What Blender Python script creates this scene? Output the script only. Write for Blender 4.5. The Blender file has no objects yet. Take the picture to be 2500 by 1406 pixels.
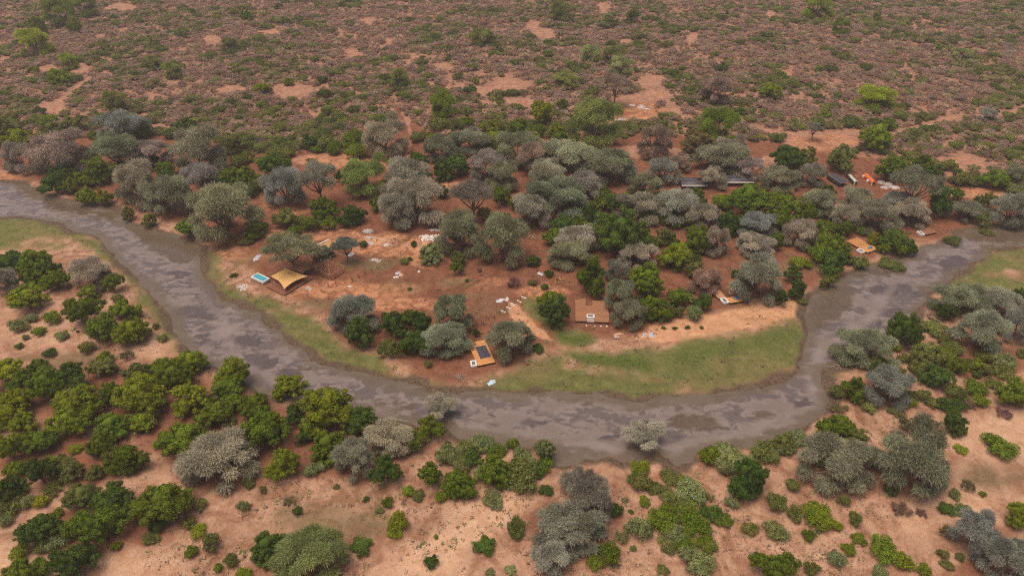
import bpy, math, random
import numpy as np
from mathutils import Vector, Matrix

# ------------------------------------------------------------------ camera, sky, sun, exposure
SC = bpy.context.scene
COL = SC.collection
F, HOR, CAMH = 1667.0, -450.0, 195.0            # focal length and horizon row in photo pixels, flying height in metres
PITCH = math.atan((703 - HOR) / F)
cam_d = bpy.data.cameras.new('camera'); cam_d.lens = 24; cam_d.sensor_width = 36
cam_d.clip_start = 1; cam_d.clip_end = 20000
cam = bpy.data.objects.new('camera', cam_d); COL.objects.link(cam)
cam.location = (0, 0, CAMH); cam.rotation_euler = (math.pi/2 - PITCH, 0, 0)
SC.camera = cam
SUN_EL, SUN_AZ = math.radians(76), math.radians(-110)   # azimuth from +Y towards +X
w = bpy.data.worlds.new('World'); SC.world = w; w.use_nodes = True
nt = w.node_tree; bg = nt.nodes['Background']
sky = nt.nodes.new('ShaderNodeTexSky'); sky.sky_type = 'NISHITA'; sky.sun_disc = False
sky.sun_elevation = SUN_EL; sky.sun_rotation = SUN_AZ
sky.air_density = 1.0; sky.dust_density = 9.0; sky.ozone_density = 0.6
nt.links.new(sky.outputs[0], bg.inputs[0]); bg.inputs[1].default_value = 0.105
sd_ = bpy.data.lights.new('sun', 'SUN'); sd_.energy = 1.5; sd_.angle = math.radians(42); sd_.color = (1.0, 0.90, 0.77)
sun = bpy.data.objects.new('sun', sd_); COL.objects.link(sun)
d = Vector((math.sin(SUN_AZ)*math.cos(SUN_EL), math.cos(SUN_AZ)*math.cos(SUN_EL), math.sin(SUN_EL)))
sun.rotation_euler = d.to_track_quat('Z', 'Y').to_euler(); sun.location = (0, 300, 300)
SC.view_settings.view_transform = 'Standard'; SC.view_settings.look = 'None'
SC.view_settings.gamma = 1; SC.view_settings.use_curve_mapping = False
SC.view_settings.exposure = 0.28
SC.render.engine = 'CYCLES'
SC.cycles.max_bounces = 5; SC.cycles.diffuse_bounces = 3; SC.cycles.glossy_bounces = 2
SC.cycles.transmission_bounces = 2; SC.cycles.volume_bounces = 1; SC.cycles.transparent_max_bounces = 4
SC.cycles.use_adaptive_sampling = True; SC.cycles.adaptive_threshold = 0.01; SC.cycles.use_denoising = False
SC.cycles.pixel_filter_type = 'BLACKMAN_HARRIS'; SC.cycles.filter_width = 1.15; SC.cycles.sample_clamp_indirect = 4

rng = np.random.default_rng(7); random.seed(7)

# ------------------------------------------------------------------ where things stand
ST, CT = math.sin(PITCH), math.cos(PITCH)
def at(px, py, z=0.0):
    """place in the world seen at a photo position, at height z"""
    u = (px - 1250)/F; v = (py - 703)/F
    k = (CAMH - z)/(ST + v*CT)
    return Vector((u*k, (CT - v*ST)*k, z))
def to_px(X, Y, Z=0.0):
    zc = Y*CT + (CAMH - Z)*ST; yc = (CAMH - Z)*CT - Y*ST
    return 1250 + F*X/zc, 703 + F*yc/zc
def mpp(p):
    return (p.y*CT + (CAMH - p.z)*ST)/F

# ------------------------------------------------------------------ value noise and masks in numpy
def vnoise(x, y, seed=0):
    xi = np.floor(x).astype(np.int64); yi = np.floor(y).astype(np.int64)
    fx = x - xi; fy = y - yi
    fx = fx*fx*(3-2*fx); fy = fy*fy*(3-2*fy)
    def h(a, b):
        n = (a*374761393 + b*668265263 + seed*974634777) & 0x7fffffff
        n = ((n ^ (n >> 13))*1274126177) & 0x7fffffff
        return ((n ^ (n >> 16)) & 0xffff)/65535.0
    return (h(xi, yi)*(1-fx) + h(xi+1, yi)*fx)*(1-fy) + (h(xi, yi+1)*(1-fx) + h(xi+1, yi+1)*fx)*fy
def fbm(x, y, s, seed=0, o=3):
    t = 0; a = 0.5; n = 0
    for i in range(o):
        t = t + a*vnoise(x/s, y/s, seed+i*17); n += a; a *= .5; s *= .5
    return t/n
def sstep(a, b, x):
    t = np.clip((x-a)/(b-a), 0, 1); return t*t*(3-2*t)
def world_poly(pts):
    return np.array([at(*p)[:2] for p in pts])
def sdist(X, Y, poly):
    """signed distance in metres, negative inside"""
    X = np.asarray(X, float); Y = np.asarray(Y, float)
    best = np.full(X.shape, 1e9); ins = np.zeros(X.shape, bool); n = len(poly)
    for i in range(n):
        ax, ay = poly[i]; bx_, by_ = poly[(i+1) % n]
        ex, ey = bx_-ax, by_-ay
        t = np.clip(((X-ax)*ex + (Y-ay)*ey)/(ex*ex+ey*ey+1e-9), 0, 1)
        best = np.minimum(best, (X-ax-t*ex)**2 + (Y-ay-t*ey)**2)
        if abs(ey) > 1e-9:
            c = ((ay > Y) != (by_ > Y)) & (X < ex*(Y-ay)/ey + ax)
            ins ^= c
    dd = np.sqrt(best)
    return np.where(ins, -dd, dd)
def ldist(X, Y, line):
    best = np.full(np.shape(X), 1e9)
    for i in range(len(line)-1):
        ax, ay = line[i]; bx_, by_ = line[i+1]; ex, ey = bx_-ax, by_-ay
        t = np.clip(((X-ax)*ex + (Y-ay)*ey)/(ex*ex+ey*ey+1e-9), 0, 1)
        best = np.minimum(best, (X-ax-t*ex)**2 + (Y-ay-t*ey)**2)
    return np.sqrt(best)
def ell(cx, cy, rx, ry, n=14):
    return [(cx+rx*math.cos(2*math.pi*i/n), cy+ry*math.sin(2*math.pi*i/n)) for i in range(n)]

RIVER = world_poly([(-260,425),(0,446),(62,448),(88,472),(130,486),(200,494),(270,508),(318,545),(360,556),(430,575),(488,606),
    (484,630),(490,660),(508,692),(545,728),(600,748),(645,780),(695,828),(742,848),(762,872),(850,902),(930,925),(1000,934),(1028,938),(1034,955),
    (1120,957),(1200,958),(1300,958),(1400,961),(1470,967),(1510,972),(1550,980),(1600,970),(1700,965),(1800,955),(1860,945),(1900,930),(1950,900),
    (1962,860),(1975,815),(1962,770),(1985,722),(2010,705),(2060,678),(2100,656),(2150,640),(2210,622),(2265,602),(2330,582),(2368,562),(2400,556),(2470,560),(2700,562),
    (2700,588),(2500,592),(2420,605),(2400,627),(2350,660),(2300,690),(2262,715),(2268,728),(2250,740),(2240,765),(2235,790),(2190,812),(2150,850),(2085,878),(2055,888),
    (2003,893),(2008,915),(2012,945),(2024,972),(2014,1000),(1982,1022),(1955,1042),(1900,1062),(1860,1078),(1800,1088),(1705,1100),(1690,1120),(1645,1142),
    (1632,1120),(1600,1108),(1520,1122),(1440,1114),(1400,1120),(1368,1128),(1335,1092),(1285,1086),(1200,1076),(1120,1062),(1090,1040),(1050,1045),
    (1000,1035),(930,1020),(870,1000),(800,985),(740,980),(680,968),(640,958),(610,930),(560,915),(515,893),(470,862),(442,838),(432,800),(412,768),
    (400,742),(350,690),(308,650),(283,625),(262,592),(240,580),(215,563),(172,566),(152,545),(100,537),(50,528),(0,528),(-260,525)])
BOX = (-330, 420, 120, 470)     # where the river lies, x and y
def river_sd(X, Y):
    X = np.asarray(X, float); Y = np.asarray(Y, float)
    out = np.full(X.shape, 60.0)
    m = (X > BOX[0]-60) & (X < BOX[1]+260) & (Y > 110) & (Y < 470)
    if m.any(): out[m] = sdist(X[m], Y[m], RIVER)
    return out
WATER_Z = -0.75
def ground_z(X, Y):
    X = np.asarray(X, float); Y = np.asarray(Y, float)
    sd = river_sd(X, Y) + (fbm(X, Y, 9, 3, 4)-.5)*7.5
    bank = -1.6*(1-sstep(-4.5, 2.8, sd)) - .25*(1-sstep(1.6, 9, sd))
    und = (fbm(X, Y, 38, 5)-.5)*1.2*sstep(8, 40, sd) + (fbm(X, Y, 6, 9, 2)-.5)*.25*sstep(2, 8, sd)
    return bank + und
def gz(x, y): return float(ground_z(np.array([x]), np.array([y]))[0])

# ------------------------------------------------------------------ materials
def mat_new(name):
    m = bpy.data.materials.new(name); m.use_nodes = True
    return m, m.node_tree, m.node_tree.nodes['Principled BSDF']
def N(t, kind, **k):
    n = t.nodes.new(kind)
    for a, b in k.items(): setattr(n, a, b)
    return n
def inp(t, node, i, v):
    s = node.inputs[i]
    if hasattr(v, 'is_linked') or isinstance(v, bpy.types.NodeSocket): t.links.new(v, s)
    else: s.default_value = v
def math_(t, op, a, b=0.0, c=0.0, clamp=False):
    n = N(t, 'ShaderNodeMath', operation=op); n.use_clamp = clamp
    inp(t, n, 0, a); inp(t, n, 1, b); inp(t, n, 2, c)
    return n.outputs[0]
def mixc(t, f, a, b, blend='MIX'):
    n = N(t, 'ShaderNodeMix', data_type='RGBA', blend_type=blend)
    inp(t, n, 0, f)
    for i, v in ((6, a), (7, b)):
        inp(t, n, i, v if isinstance(v, bpy.types.NodeSocket) else (*v, 1))
    return n.outputs[2]
def noise(t, vec, scale, detail=3, rough=.55, dist=0.0):
    n = N(t, 'ShaderNodeTexNoise'); inp(t, n, 'Vector', vec)
    n.inputs['Scale'].default_value = scale; n.inputs['Detail'].default_value = detail
    n.inputs['Roughness'].default_value = rough; n.inputs['Distortion'].default_value = dist
    return n.outputs[0]
def ramp(t, v, a, b):
    n = N(t, 'ShaderNodeMapRange', interpolation_type='SMOOTHSTEP')
    inp(t, n, 0, v); n.inputs[1].default_value = a; n.inputs[2].default_value = b
    return n.outputs[0]
def bump(t, bsdf, h, strength, dist):
    n = N(t, 'ShaderNodeBump'); n.inputs['Strength'].default_value = strength; n.inputs['Distance'].default_value = dist
    inp(t, n, 'Height', h); t.links.new(n.outputs[0], bsdf.inputs['Normal'])
def spec(b, v):
    b.inputs['Specular IOR Level'].default_value = v

def simple(name, col, rough=.7, sp=.3, var=.25, scale=1.5, metal=0.0, dirt=None, stretch=None):
    """plain paint, wood or cloth with mottling, wear and fine relief"""
    m, t, b = mat_new(name)
    tc = N(t, 'ShaderNodeTexCoord'); v = tc.outputs['Object']
    g = N(t, 'ShaderNodeNewGeometry').outputs['Position']
    if stretch:
        mp = N(t, 'ShaderNodeMapping'); inp(t, mp, 0, g); mp.inputs['Scale'].default_value = stretch; g = mp.outputs[0]
    n1 = noise(t, g, scale, 4, .6); n2 = noise(t, g, scale*9, 2, .6)
    oi = N(t, 'ShaderNodeObjectInfo').outputs['Random']
    k = math_(t, 'MULTIPLY_ADD', n1, 2*var, 1-var); k2 = math_(t, 'MULTIPLY_ADD', n2, var, 1-var/2)
    k3 = math_(t, 'MULTIPLY_ADD', oi, var*.9, 1-var*.45)
    kk = math_(t, 'MULTIPLY', math_(t, 'MULTIPLY', k, k2), k3)
    c = N(t, 'ShaderNodeVectorMath', operation='SCALE'); c.inputs[0].default_value = col; inp(t, c, 3, kk)
    out = c.outputs[0]
    if dirt:
        out = mixc(t, math_(t, 'MULTIPLY', ramp(t, noise(t, g, scale*.7, 5, .65), .5, .75), dirt[3]), out, dirt[:3])
    t.links.new(out, b.inputs['Base Color'])
    b.inputs['Roughness'].default_value = rough; spec(b, sp); b.inputs['Metallic'].default_value = metal
    bump(t, b, n2, .3, .03)
    return m

DUST = (.30, .17, .11)
M = {
 'wood_new': simple('new_timber', (.50, .235, .085), .75, .2, .22, 1.2, dirt=(.36, .15, .06, .5)),
 'wood_brown': simple('brown_timber', (.27, .125, .065), .8, .2, .25, 1.2, dirt=(.20, .09, .05, .6)),
 'wood_red': simple('red_timber', (.215, .085, .050), .8, .2, .28, 1.0, dirt=(.26, .13, .08, .5)),
 'wood_pale': simple('pale_timber', (.37, .195, .10), .8, .2, .2, 1.0, dirt=(.34, .18, .1, .5)),
 'post_dark': simple('dark_post', (.050, .032, .025), .85, .2, .3, 2),
 'canvas': simple('tan_canvas', (.57, .330, .120), .9, .1, .09, .35, dirt=(.50, .28, .085, .5)),
 'plaster': simple('pale_plaster', (.55, .49, .45), .85, .2, .15, .8, dirt=(.40, .28, .21, .7)),
 'rim': simple('pale_rim', (.66, .60, .55), .8, .2, .12, .8, dirt=(.5, .38, .3, .5)),
 'tarp_dark': simple('dark_tarp', (.040, .036, .048), .55, .4, .5, .8, dirt=(.16, .09, .07, .5)),
 'tarp_blue': simple('blue_tarp', (.03, .16, .40), .5, .4, .3, 1.5),
 'sheet_white': simple('white_sheet', (.50, .45, .42), .6, .3, .3, .9, dirt=(.40, .25, .18, .9)),
 'sheet_grey': simple('grey_sheet', (.40, .41, .46), .5, .4, .3, .9, dirt=(.42, .30, .24, .5)),
 'sheet_peach': simple('peach_sheet', (.62, .36, .24), .7, .3, .15, .9),
 'sheet_sky': simple('pale_blue_sheet', (.36, .46, .50), .5, .4, .3, .9),
 'roof_dark': simple('dark_roof_sheet', (.060, .056, .066), .5, .4, .25, .6, dirt=(.13, .09, .08, .5)),
 'roof_blue': simple('blue_grey_roof_sheet', (.15, .165, .20), .5, .4, .2, .5, dirt=(.16, .12, .11, .4)),
 'wall_dark': simple('dark_wall', (.035, .032, .032), .8, .2, .3, 1),
 'fascia': simple('pale_fascia', (.30, .25, .23), .8, .2, .15, 1, dirt=(.24, .17, .14, .6)),
 'orange': simple('orange_paint', (.60, .140, .038), .6, .3, .18, .6, dirt=(.36, .10, .045, .7)),
 'dgreen': simple('dark_green_paint', (.030, .045, .045), .6, .3, .2, 1),
 'cream': simple('cream_paint', (.62, .58, .48), .6, .3, .15, .8, dirt=(.34, .22, .15, .8)),
 'black': simple('black_rubber', (.012, .012, .012), .7, .3, .2, 2),
 'whitepaint': simple('white_paint', (.72, .70, .66), .4, .5, .06, 1, dirt=(.45, .33, .26, .4)),
 'glass': simple('dark_glass', (.02, .024, .028), .1, .6, .1, 1),
 'stone': simple('pale_stone', (.42, .36, .33), .9, .2, .25, 2, dirt=(.34, .22, .17, .5)),
 'stone_white': simple('white_stone', (.68, .60, .54), .9, .2, .15, 2),
 'branch': simple('dry_branch', (.34, .25, .19), .9, .15, .25, 2),
 'bark': simple('grey_bark', (.19, .14, .115), .95, .1, .3, 1.5),
 'redsoil': simple('red_soil', (.33, .10, .055), .95, .1, .25, 1),
}
m, t, b = mat_new('pool_water'); M['pool'] = m
g = N(t, 'ShaderNodeNewGeometry').outputs['Position']
t.links.new(mixc(t, noise(t, g, .6, 2), (.035, .27, .36), (.07, .36, .42)), b.inputs['Base Color'])
b.inputs['Roughness'].default_value = .06; spec(b, .5); bump(t, b, noise(t, g, 3, 2), .1, .05)
m, t, b = mat_new('plunge_pool_water'); M['plunge'] = m
g = N(t, 'ShaderNodeNewGeometry').outputs['Position']
t.links.new(mixc(t, noise(t, g, .9, 2), (.045, .085, .11), (.14, .21, .24)), b.inputs['Base Color'])
b.inputs['Roughness'].default_value = .06; spec(b, .5)

# leaves: colour of the plant (object colour) times the tone of the leaf cluster
def leaf_mat(name, use_obj=True, trans=.38):
    m, t, b = mat_new(name); t.nodes.remove(b)
    out = t.nodes['Material Output']
    at_ = N(t, 'ShaderNodeAttribute', attribute_name='tone')
    if use_obj: base = N(t, 'ShaderNodeObjectInfo').outputs['Color']
    else: base = N(t, 'ShaderNodeAttribute', attribute_name='tint', attribute_type='INSTANCER').outputs['Color']
    sep = N(t, 'ShaderNodeSeparateColor'); t.links.new(at_.outputs['Color'], sep.inputs[0])
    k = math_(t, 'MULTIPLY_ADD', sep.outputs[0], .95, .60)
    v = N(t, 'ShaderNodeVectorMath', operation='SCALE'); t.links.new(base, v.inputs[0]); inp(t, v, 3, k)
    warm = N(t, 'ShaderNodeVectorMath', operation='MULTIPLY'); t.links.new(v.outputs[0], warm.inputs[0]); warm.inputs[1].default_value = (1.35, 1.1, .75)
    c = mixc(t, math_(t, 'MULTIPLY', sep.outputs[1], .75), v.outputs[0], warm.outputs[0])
    df = N(t, 'ShaderNodeBsdfDiffuse'); t.links.new(c, df.inputs[0])
    tr = N(t, 'ShaderNodeBsdfTranslucent'); t.links.new(c, tr.inputs[0])
    mx = N(t, 'ShaderNodeMixShader'); mx.inputs[0].default_value = trans
    t.links.new(df.outputs[0], mx.inputs[1]); t.links.new(tr.outputs[0], mx.inputs[2])
    t.links.new(mx.outputs[0], out.inputs[0])
    return m
M['leaf'] = leaf_mat('leaves'); M['scrub'] = leaf_mat('scrub_leaves', False)

# ------------------------------------------------------------------ mesh helpers
def mesh_np(name, verts, faces=None, tris=None, mat=None, smooth=False, attrs=None):
    """faces: (n,4) or tris (n,3) integer arrays"""
    me = bpy.data.meshes.new(name)
    verts = np.asarray(verts, np.float32)
    parts = []
    if faces is not None and len(faces): parts.append(np.asarray(faces, np.int32))
    if tris is not None and len(tris): parts.append(np.asarray(tris, np.int32))
    loops = np.concatenate([p.ravel() for p in parts])
    cnt = np.concatenate([np.full(len(p), p.shape[1], np.int32) for p in parts])
    start = np.concatenate([[0], np.cumsum(cnt)[:-1]]).astype(np.int32)
    me.vertices.add(len(verts)); me.vertices.foreach_set('co', verts.ravel())
    me.loops.add(len(loops)); me.loops.foreach_set('vertex_index', loops)
    me.polygons.add(len(cnt)); me.polygons.foreach_set('loop_start', start)
    if smooth: me.polygons.foreach_set('use_smooth', np.ones(len(cnt), bool))
    me.update(calc_edges=True)
    for k, (dom, arr) in (attrs or {}).items():
        a = me.attributes.new(k, 'FLOAT_COLOR', dom); a.data.foreach_set('color', np.asarray(arr, np.float32).ravel())
    if mat: me.materials.append(mat)
    return me
def obj(name, me, parent=None, loc=None, rotz=0.0, scale=None):
    o = bpy.data.objects.new(name, me); COL.objects.link(o)
    if parent is not None: o.parent = parent
    if loc is not None: o.location = loc
    if rotz: o.rotation_euler = (0, 0, rotz)
    if scale is not None: o.scale = scale
    return o
def tag(o, label, cat, group=None):
    o['label'] = label; o['category'] = cat
    if group: o['group'] = group
    return o
def thing(name, label, cat, loc=(0,0,0), rotz=0.0, group=None):
    return tag(obj(name, None, None, loc, rotz), label, cat, group)
CUBE_V = np.array([[x, y, z] for z in (-.5, .5) for y in (-.5, .5) for x in (-.5, .5)])
CUBE_F = np.array([[0,2,3,1],[4,5,7,6],[0,1,5,4],[2,6,7,3],[0,4,6,2],[1,3,7,5]])
_cubes = {}
def cube_mesh(mat):
    if mat not in _cubes: _cubes[mat] = mesh_np('box_'+mat, CUBE_V, CUBE_F, mat=M[mat])
    return _cubes[mat]
def box(name, parent, x0, x1, y0, y1, z0, z1, mat):
    return obj(name, cube_mesh(mat), parent, ((x0+x1)/2, (y0+y1)/2, (z0+z1)/2), 0, (x1-x0, y1-y0, z1-z0))
def bar(name, parent, a, b_, th, mat, th2=None):
    a = Vector(a); b_ = Vector(b_); dv = b_-a
    o = obj(name, cube_mesh(mat), parent, (a+b_)/2)
    o.rotation_euler = dv.to_track_quat('X', 'Z').to_euler(); o.scale = (dv.length, th, th2 or th)
    return o
def tube_np(pts, radii, n=6):
    """tapered tube along points; returns verts, quads"""
    pts = [Vector(p) for p in pts]; V = []; Q = []
    for i, p in enumerate(pts):
        dv = (pts[min(i+1, len(pts)-1)] - pts[max(i-1, 0)]).normalized()
        a = dv.orthogonal().normalized(); c = dv.cross(a)
        for k in range(n):
            an = 2*math.pi*k/n
            V.append(p + radii[i]*(math.cos(an)*a + math.sin(an)*c))
    for i in range(len(pts)-1):
        for k in range(n):
            Q.append((i*n+k, i*n+(k+1) % n, (i+1)*n+(k+1) % n, (i+1)*n+k))
    return np.array([v[:] for v in V]), np.array(Q)
def join_np(parts):
    V = []; Q = []; o = 0
    for v, q in parts:
        V.append(v); Q.append(q+o); o += len(v)
    return np.concatenate(V), np.concatenate(Q)
def ico(sub=1):
    import bmesh
    bm = bmesh.new(); bmesh.ops.create_icosphere(bm, subdivisions=sub, radius=1)
    V = np.array([v.co[:] for v in bm.verts]); T = np.array([[v.index for v in f.verts] for f in bm.faces]); bm.free()
    return V, T
ICO1, ICO2 = ico(1), ico(2)

# ------------------------------------------------------------------ ground
rows = [40.0]
while rows[-1] < 1150: rows.append(rows[-1]*1.0074 + .05)
while rows[-1] < 9000: rows.append(rows[-1]*1.25)
rows = np.array([-3000, -800, -200, -40] + rows)
u_in = np.linspace(-1, 1, 561)
u_out = np.array([1.03, 1.1, 1.25, 1.6, 2.4, 4, 8, 20, 45])
us = np.concatenate([-u_out[::-1], u_in, u_out])
UU, YY = np.meshgrid(us, rows)
XX = UU*(np.clip(YY, 0, 2500)*.80 + 60)
X = XX.ravel(); Y = YY.ravel()
Z = ground_z(X, Y)
SD = river_sd(X, Y)
near = (Y > 30) & (Y < 1300)
def pmask(pts, soft=3.0, wob=4.0, scale=7, seed=1):
    out = np.zeros(X.shape); P = world_poly(pts)
    x0, y0 = P.min(0)-30; x1, y1 = P.max(0)+30
    m = (X > x0) & (X < x1) & (Y > y0) & (Y < y1)
    if m.any():
        s = sdist(X[m], Y[m], P) + (fbm(X[m], Y[m], scale, seed)-.5)*2*wob
        out[m] = 1-sstep(-soft, soft, s)
    return out
def lmask(pts, width, soft=1.2, wob=.8, seed=4):
    out = np.zeros(X.shape); P = world_poly(pts)
    x0, y0 = P.min(0)-20; x1, y1 = P.max(0)+20
    m = (X > x0) & (X < x1) & (Y > y0) & (Y < y1)
    if m.any():
        s = ldist(X[m], Y[m], P) + (fbm(X[m], Y[m], 5, seed)-.5)*2*wob - width/2
        out[m] = 1-sstep(-soft, soft, s)
    return out
MEADOWS = [
 [(-200,520),(50,524),(150,541),(215,560),(285,622),(350,688),(405,742),(440,810),(440,850),(405,825),(385,790),(340,740),(305,680),(262,640),(200,606),(130,606),(60,604),(-200,610)],
 [(490,606),(525,618),(548,660),(560,700),(600,716),(650,728),(720,746),(800,800),(815,835),(850,852),(930,872),(965,900),(1010,926),(1090,950),(1090,962),(1020,945),(940,930),(850,908),(740,860),(690,835),(640,785),(600,750),(545,730),(500,690),(484,640)],
 [(1090,946),(1170,936),(1240,905),(1300,880),(1360,868),(1400,850),(1500,862),(1620,848),(1720,826),(1860,800),(1960,768),(1976,800),(1965,860),(1950,902),(1900,932),(1800,957),(1600,974),(1550,984),(1470,970),(1200,962),(1090,962)],
 [(1283,732),(1320,738),(1350,760),(1390,800),(1445,800),(1448,836),(1400,856),(1360,838),(1330,800),(1296,768)],
 [(2262,716),(2350,660),(2420,612),(2520,592),(2750,588),(2750,700),(2500,715),(2400,708),(2300,716)],
 [(2003,895),(2050,893),(2052,914),(2030,920),(2010,908)],
]
grass = np.zeros(X.shape)
for i, p in enumerate(MEADOWS): grass = np.maximum(grass, pmask(p, 6.0, 5.0, 10, 20+i))
for i, e in enumerate([(185,615,28,12),(2450,668,45,13),(1340,868,34,6),(1450,900,70,6),(1620,930,60,7),(700,760,40,6),(120,590,60,7)]):
    grass *= 1-.8*pmask(ell(*e), 7, 8, 9, 40+i)
grass = np.clip(grass*(.80 + .48*fbm(X, Y, 22, 402, 4)), 0, 1)
lush = np.maximum(pmask([(1390,864),(1500,868),(1620,880),(1590,905),(1480,895),(1400,878)], 3, 3), .8*pmask([(1600,880),(1800,835),(1930,800),(1950,820),(1820,860),(1640,895)], 6, 5))
lush = np.maximum(lush, pmask([(1295,745),(1330,765),(1380,815),(1440,820),(1430,845),(1370,836),(1320,795)], 3, 2))
lush = np.maximum(lush, .5*pmask([(250,640),(310,690),(360,760),(420,840),(430,800),(350,700),(285,635)], 6, 4))
olive = np.zeros(X.shape)
for i, (e, k) in enumerate([((900,645,70,12),.9),((1110,690,50,14),.8),((980,700,50,10),.7),((780,745,60,14),.7),((1180,720,60,12),.8),((1200,755,50,16),.6),((620,640,30,8),.5),((590,640,40,14),.6),
    ((840,1265,170,45),.7),((780,1230,130,30),.4),((1000,1290,60,20),.6),((2440,1165,110,26),.9),((150,880,130,22),.75),((330,880,80,15),.4),((420,1230,40,30),.3),((1260,1000,50,12),.4),
    ((2100,700,80,30),.3),((1960,650,90,18),.7),((1750,650,80,14),.4),((700,1300,100,40),.45),((2260,1000,60,20),.3),((1820,790,120,14),.25)]):
    olive = np.maximum(olive, k*pmask(ell(*e), 8, 7, 10, 60+i))
# red earth of the peninsula and the cleared strips; the near bank is paler sand
red = 1-sstep(-16, 4, sdist(X, Y, world_poly([(-100,440),(60,445),(300,520),(490,600),(545,680),(640,740),(800,815),(960,900),(1080,945),(1200,930),(1320,870),(1450,850),(1580,820),(1780,780),(1960,740),(2050,670),(2250,600),(2400,550),(2700,550),(2700,250),(1200,230),(-100,300)])) + (fbm(X, Y, 25, 8)-.5)*24)
red = np.where(near, red, 0)
red = np.maximum(red, .75*np.maximum(pmask([(430,860),(520,900),(640,960),(1010,1050),(1000,1130),(720,1180),(560,1190),(440,1190),(300,1050),(0,1000),(-100,900)], 10, 8, 14, 81), 0))
for i, e in enumerate([(560,1180,90,30),(1420,1300,130,90),(2060,1170,90,40),(2240,1180,110,40),(2420,1390,90,50),(2400,880,110,50),(2150,960,80,40),(880,1150,140,25),(1120,1210,70,20),(750,1390,110,25),(150,1120,220,70),(250,1290,200,60)]):  # ground beneath near-bank trees: red-brown litter, plus tree shade put into the soil colour
    red = np.maximum(red, .72*pmask(ell(*e), 5, 5, 9, 90+i))
orange = np.zeros(X.shape)
for i, (e, k) in enumerate([((870,390,140,22),.7),((760,570,120,22),.95),((960,600,110,30),.85),((1020,620,60,30),.9),((860,710,200,26),.75),((1000,740,130,18),.8),((1160,690,110,18),.5),((590,620,70,16),.7),
    ((1110,455,50,14),.9),((1330,715,60,25),.7),((2400,470,110,14),.9),((2010,350,90,24),.6),((1570,272,55,24),.8),((1290,790,45,40),.6),((1745,800,0.1,0.1),0),((30,430,50,12),.9),((700,505,80,20),.5)]):
    if k: orange = np.maximum(orange, k*pmask(ell(*e), 4, 5, 9, 120+i))
sand = pmask([(1530,826),(1600,796),(1700,770),(1850,746),(1966,736),(1976,764),(1880,790),(1760,816),(1620,838)], 3.5, 3, 7, 140)
sand = np.maximum(sand, pmask([(1240,738),(1262,742),(1300,780),(1355,832),(1320,832),(1280,800),(1240,775)], 2, 2, 6, 141))
pale = np.zeros(X.shape)
for i, (p, k) in enumerate([([(850,1420),(1000,1330),(1180,1240),(1260,1160),(1330,1180),(1230,1290),(1150,1360),(1120,1420)],.9), (ell(1160,1235,90,26),.9), (ell(2430,1060,120,60),.7),
    (ell(2300,1240,170,60),.6),(ell(330,1380,110,40),.6),(ell(80,820,150,35),.5),(ell(370,850,60,40),.6),(ell(560,1290,70,25),.4),(ell(1560,1330,110,70),.4),(ell(1960,1340,140,60),.4),(ell(1480,1150,70,30),.3),(ell(15,1370,40,40),.8),(ell(1100,900,60,14),.15),
    (ell(1010,600,60,14),.5),(ell(940,585,60,14),.6)]):
    pale = np.maximum(pale, k*pmask(p, 7, 6, 10, 160+i))
mud = (1-sstep(.2, 6.5, SD + (fbm(X, Y, 10, 6, 4)-.5)*8))
for i, (p, k) in enumerate([([(1955,760),(1985,715),(2060,675),(2040,700),(1990,790),(1968,815)],1),([(2380,555),(2470,556),(2720,560),(2720,592),(2500,598),(2425,606),(2395,575)],.9),([(330,560),(440,575),(500,610),(470,640),(400,600)],.6),
    ([(2003,915),(2040,915),(2045,960),(2028,975),(2012,948)],.75),(ell(2285,768,30,30),.5),([(520,700),(650,760),(740,846),(700,834),(600,752)],.7)]):
    mud = np.maximum(mud, k*pmask(p, 2.5, 3, 6, 190+i))
track = np.zeros(X.shape)
for pts, wd, k in [([(968,265),(985,300),(996,335),(990,370),(975,392)],3.2,1),([(1100,498),(1075,530),(1010,560),(930,575),(840,555),(720,575)],2.6,.7),([(1040,545),(1010,575),(960,605),(910,625)],2.4,.8),
    ([(1020,724),(1060,717),(1110,706),(1160,678),(1200,662),(1240,650)],1.7,1),([(1040,730),(1074,724),(1116,714),(1170,686),(1212,668)],1.7,1),([(880,620),(920,612),(980,585),(1030,560)],1.5,.8),([(700,560),(780,572),(850,566),(900,548),(950,535)],1.6,.8),([(640,720),(700,745),(780,760),(900,750),(1000,735)],1.3,.6),([(860,690),(930,690),(1000,684),(1060,690)],1.3,.55),([(980,708),(1040,716),(1100,712)],.8,.6),
    ([(700,770),(640,738),(580,700)],.8,.4),([(1175,895),(1150,925),(1190,945),(1240,950)],.7,.4),([(1640,480),(1750,468),(1860,462),(1990,468)],4,.8),([(1250,470),(1290,440),(1300,400)],4,.5)]:
    track = np.maximum(track, k*lmask(pts, wd, .7, .5))
bareline = np.zeros(X.shape)
LINES = [([(1620,270),(1660,285),(1720,290),(1800,293),(1850,312),(1910,326),(2000,330),(2090,322),(2160,325),(2230,318),(2280,298),(2330,284),(2400,290),(2450,282),(2520,255)],4.5),
         ([(990,290),(1000,340),(985,380)],4.5),([(960,270),(985,300)],3),([(1490,250),(1560,232),(1610,245),(1650,270)],6),([(1300,60),(1310,80),(1345,95)],6),([(130,260),(190,215),(210,195)],6),([(1460,300),(1560,292),(1600,280)],7)]
for pts, wd in LINES: bareline = np.maximum(bareline, lmask(pts, wd, 2, 1.5))
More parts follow.
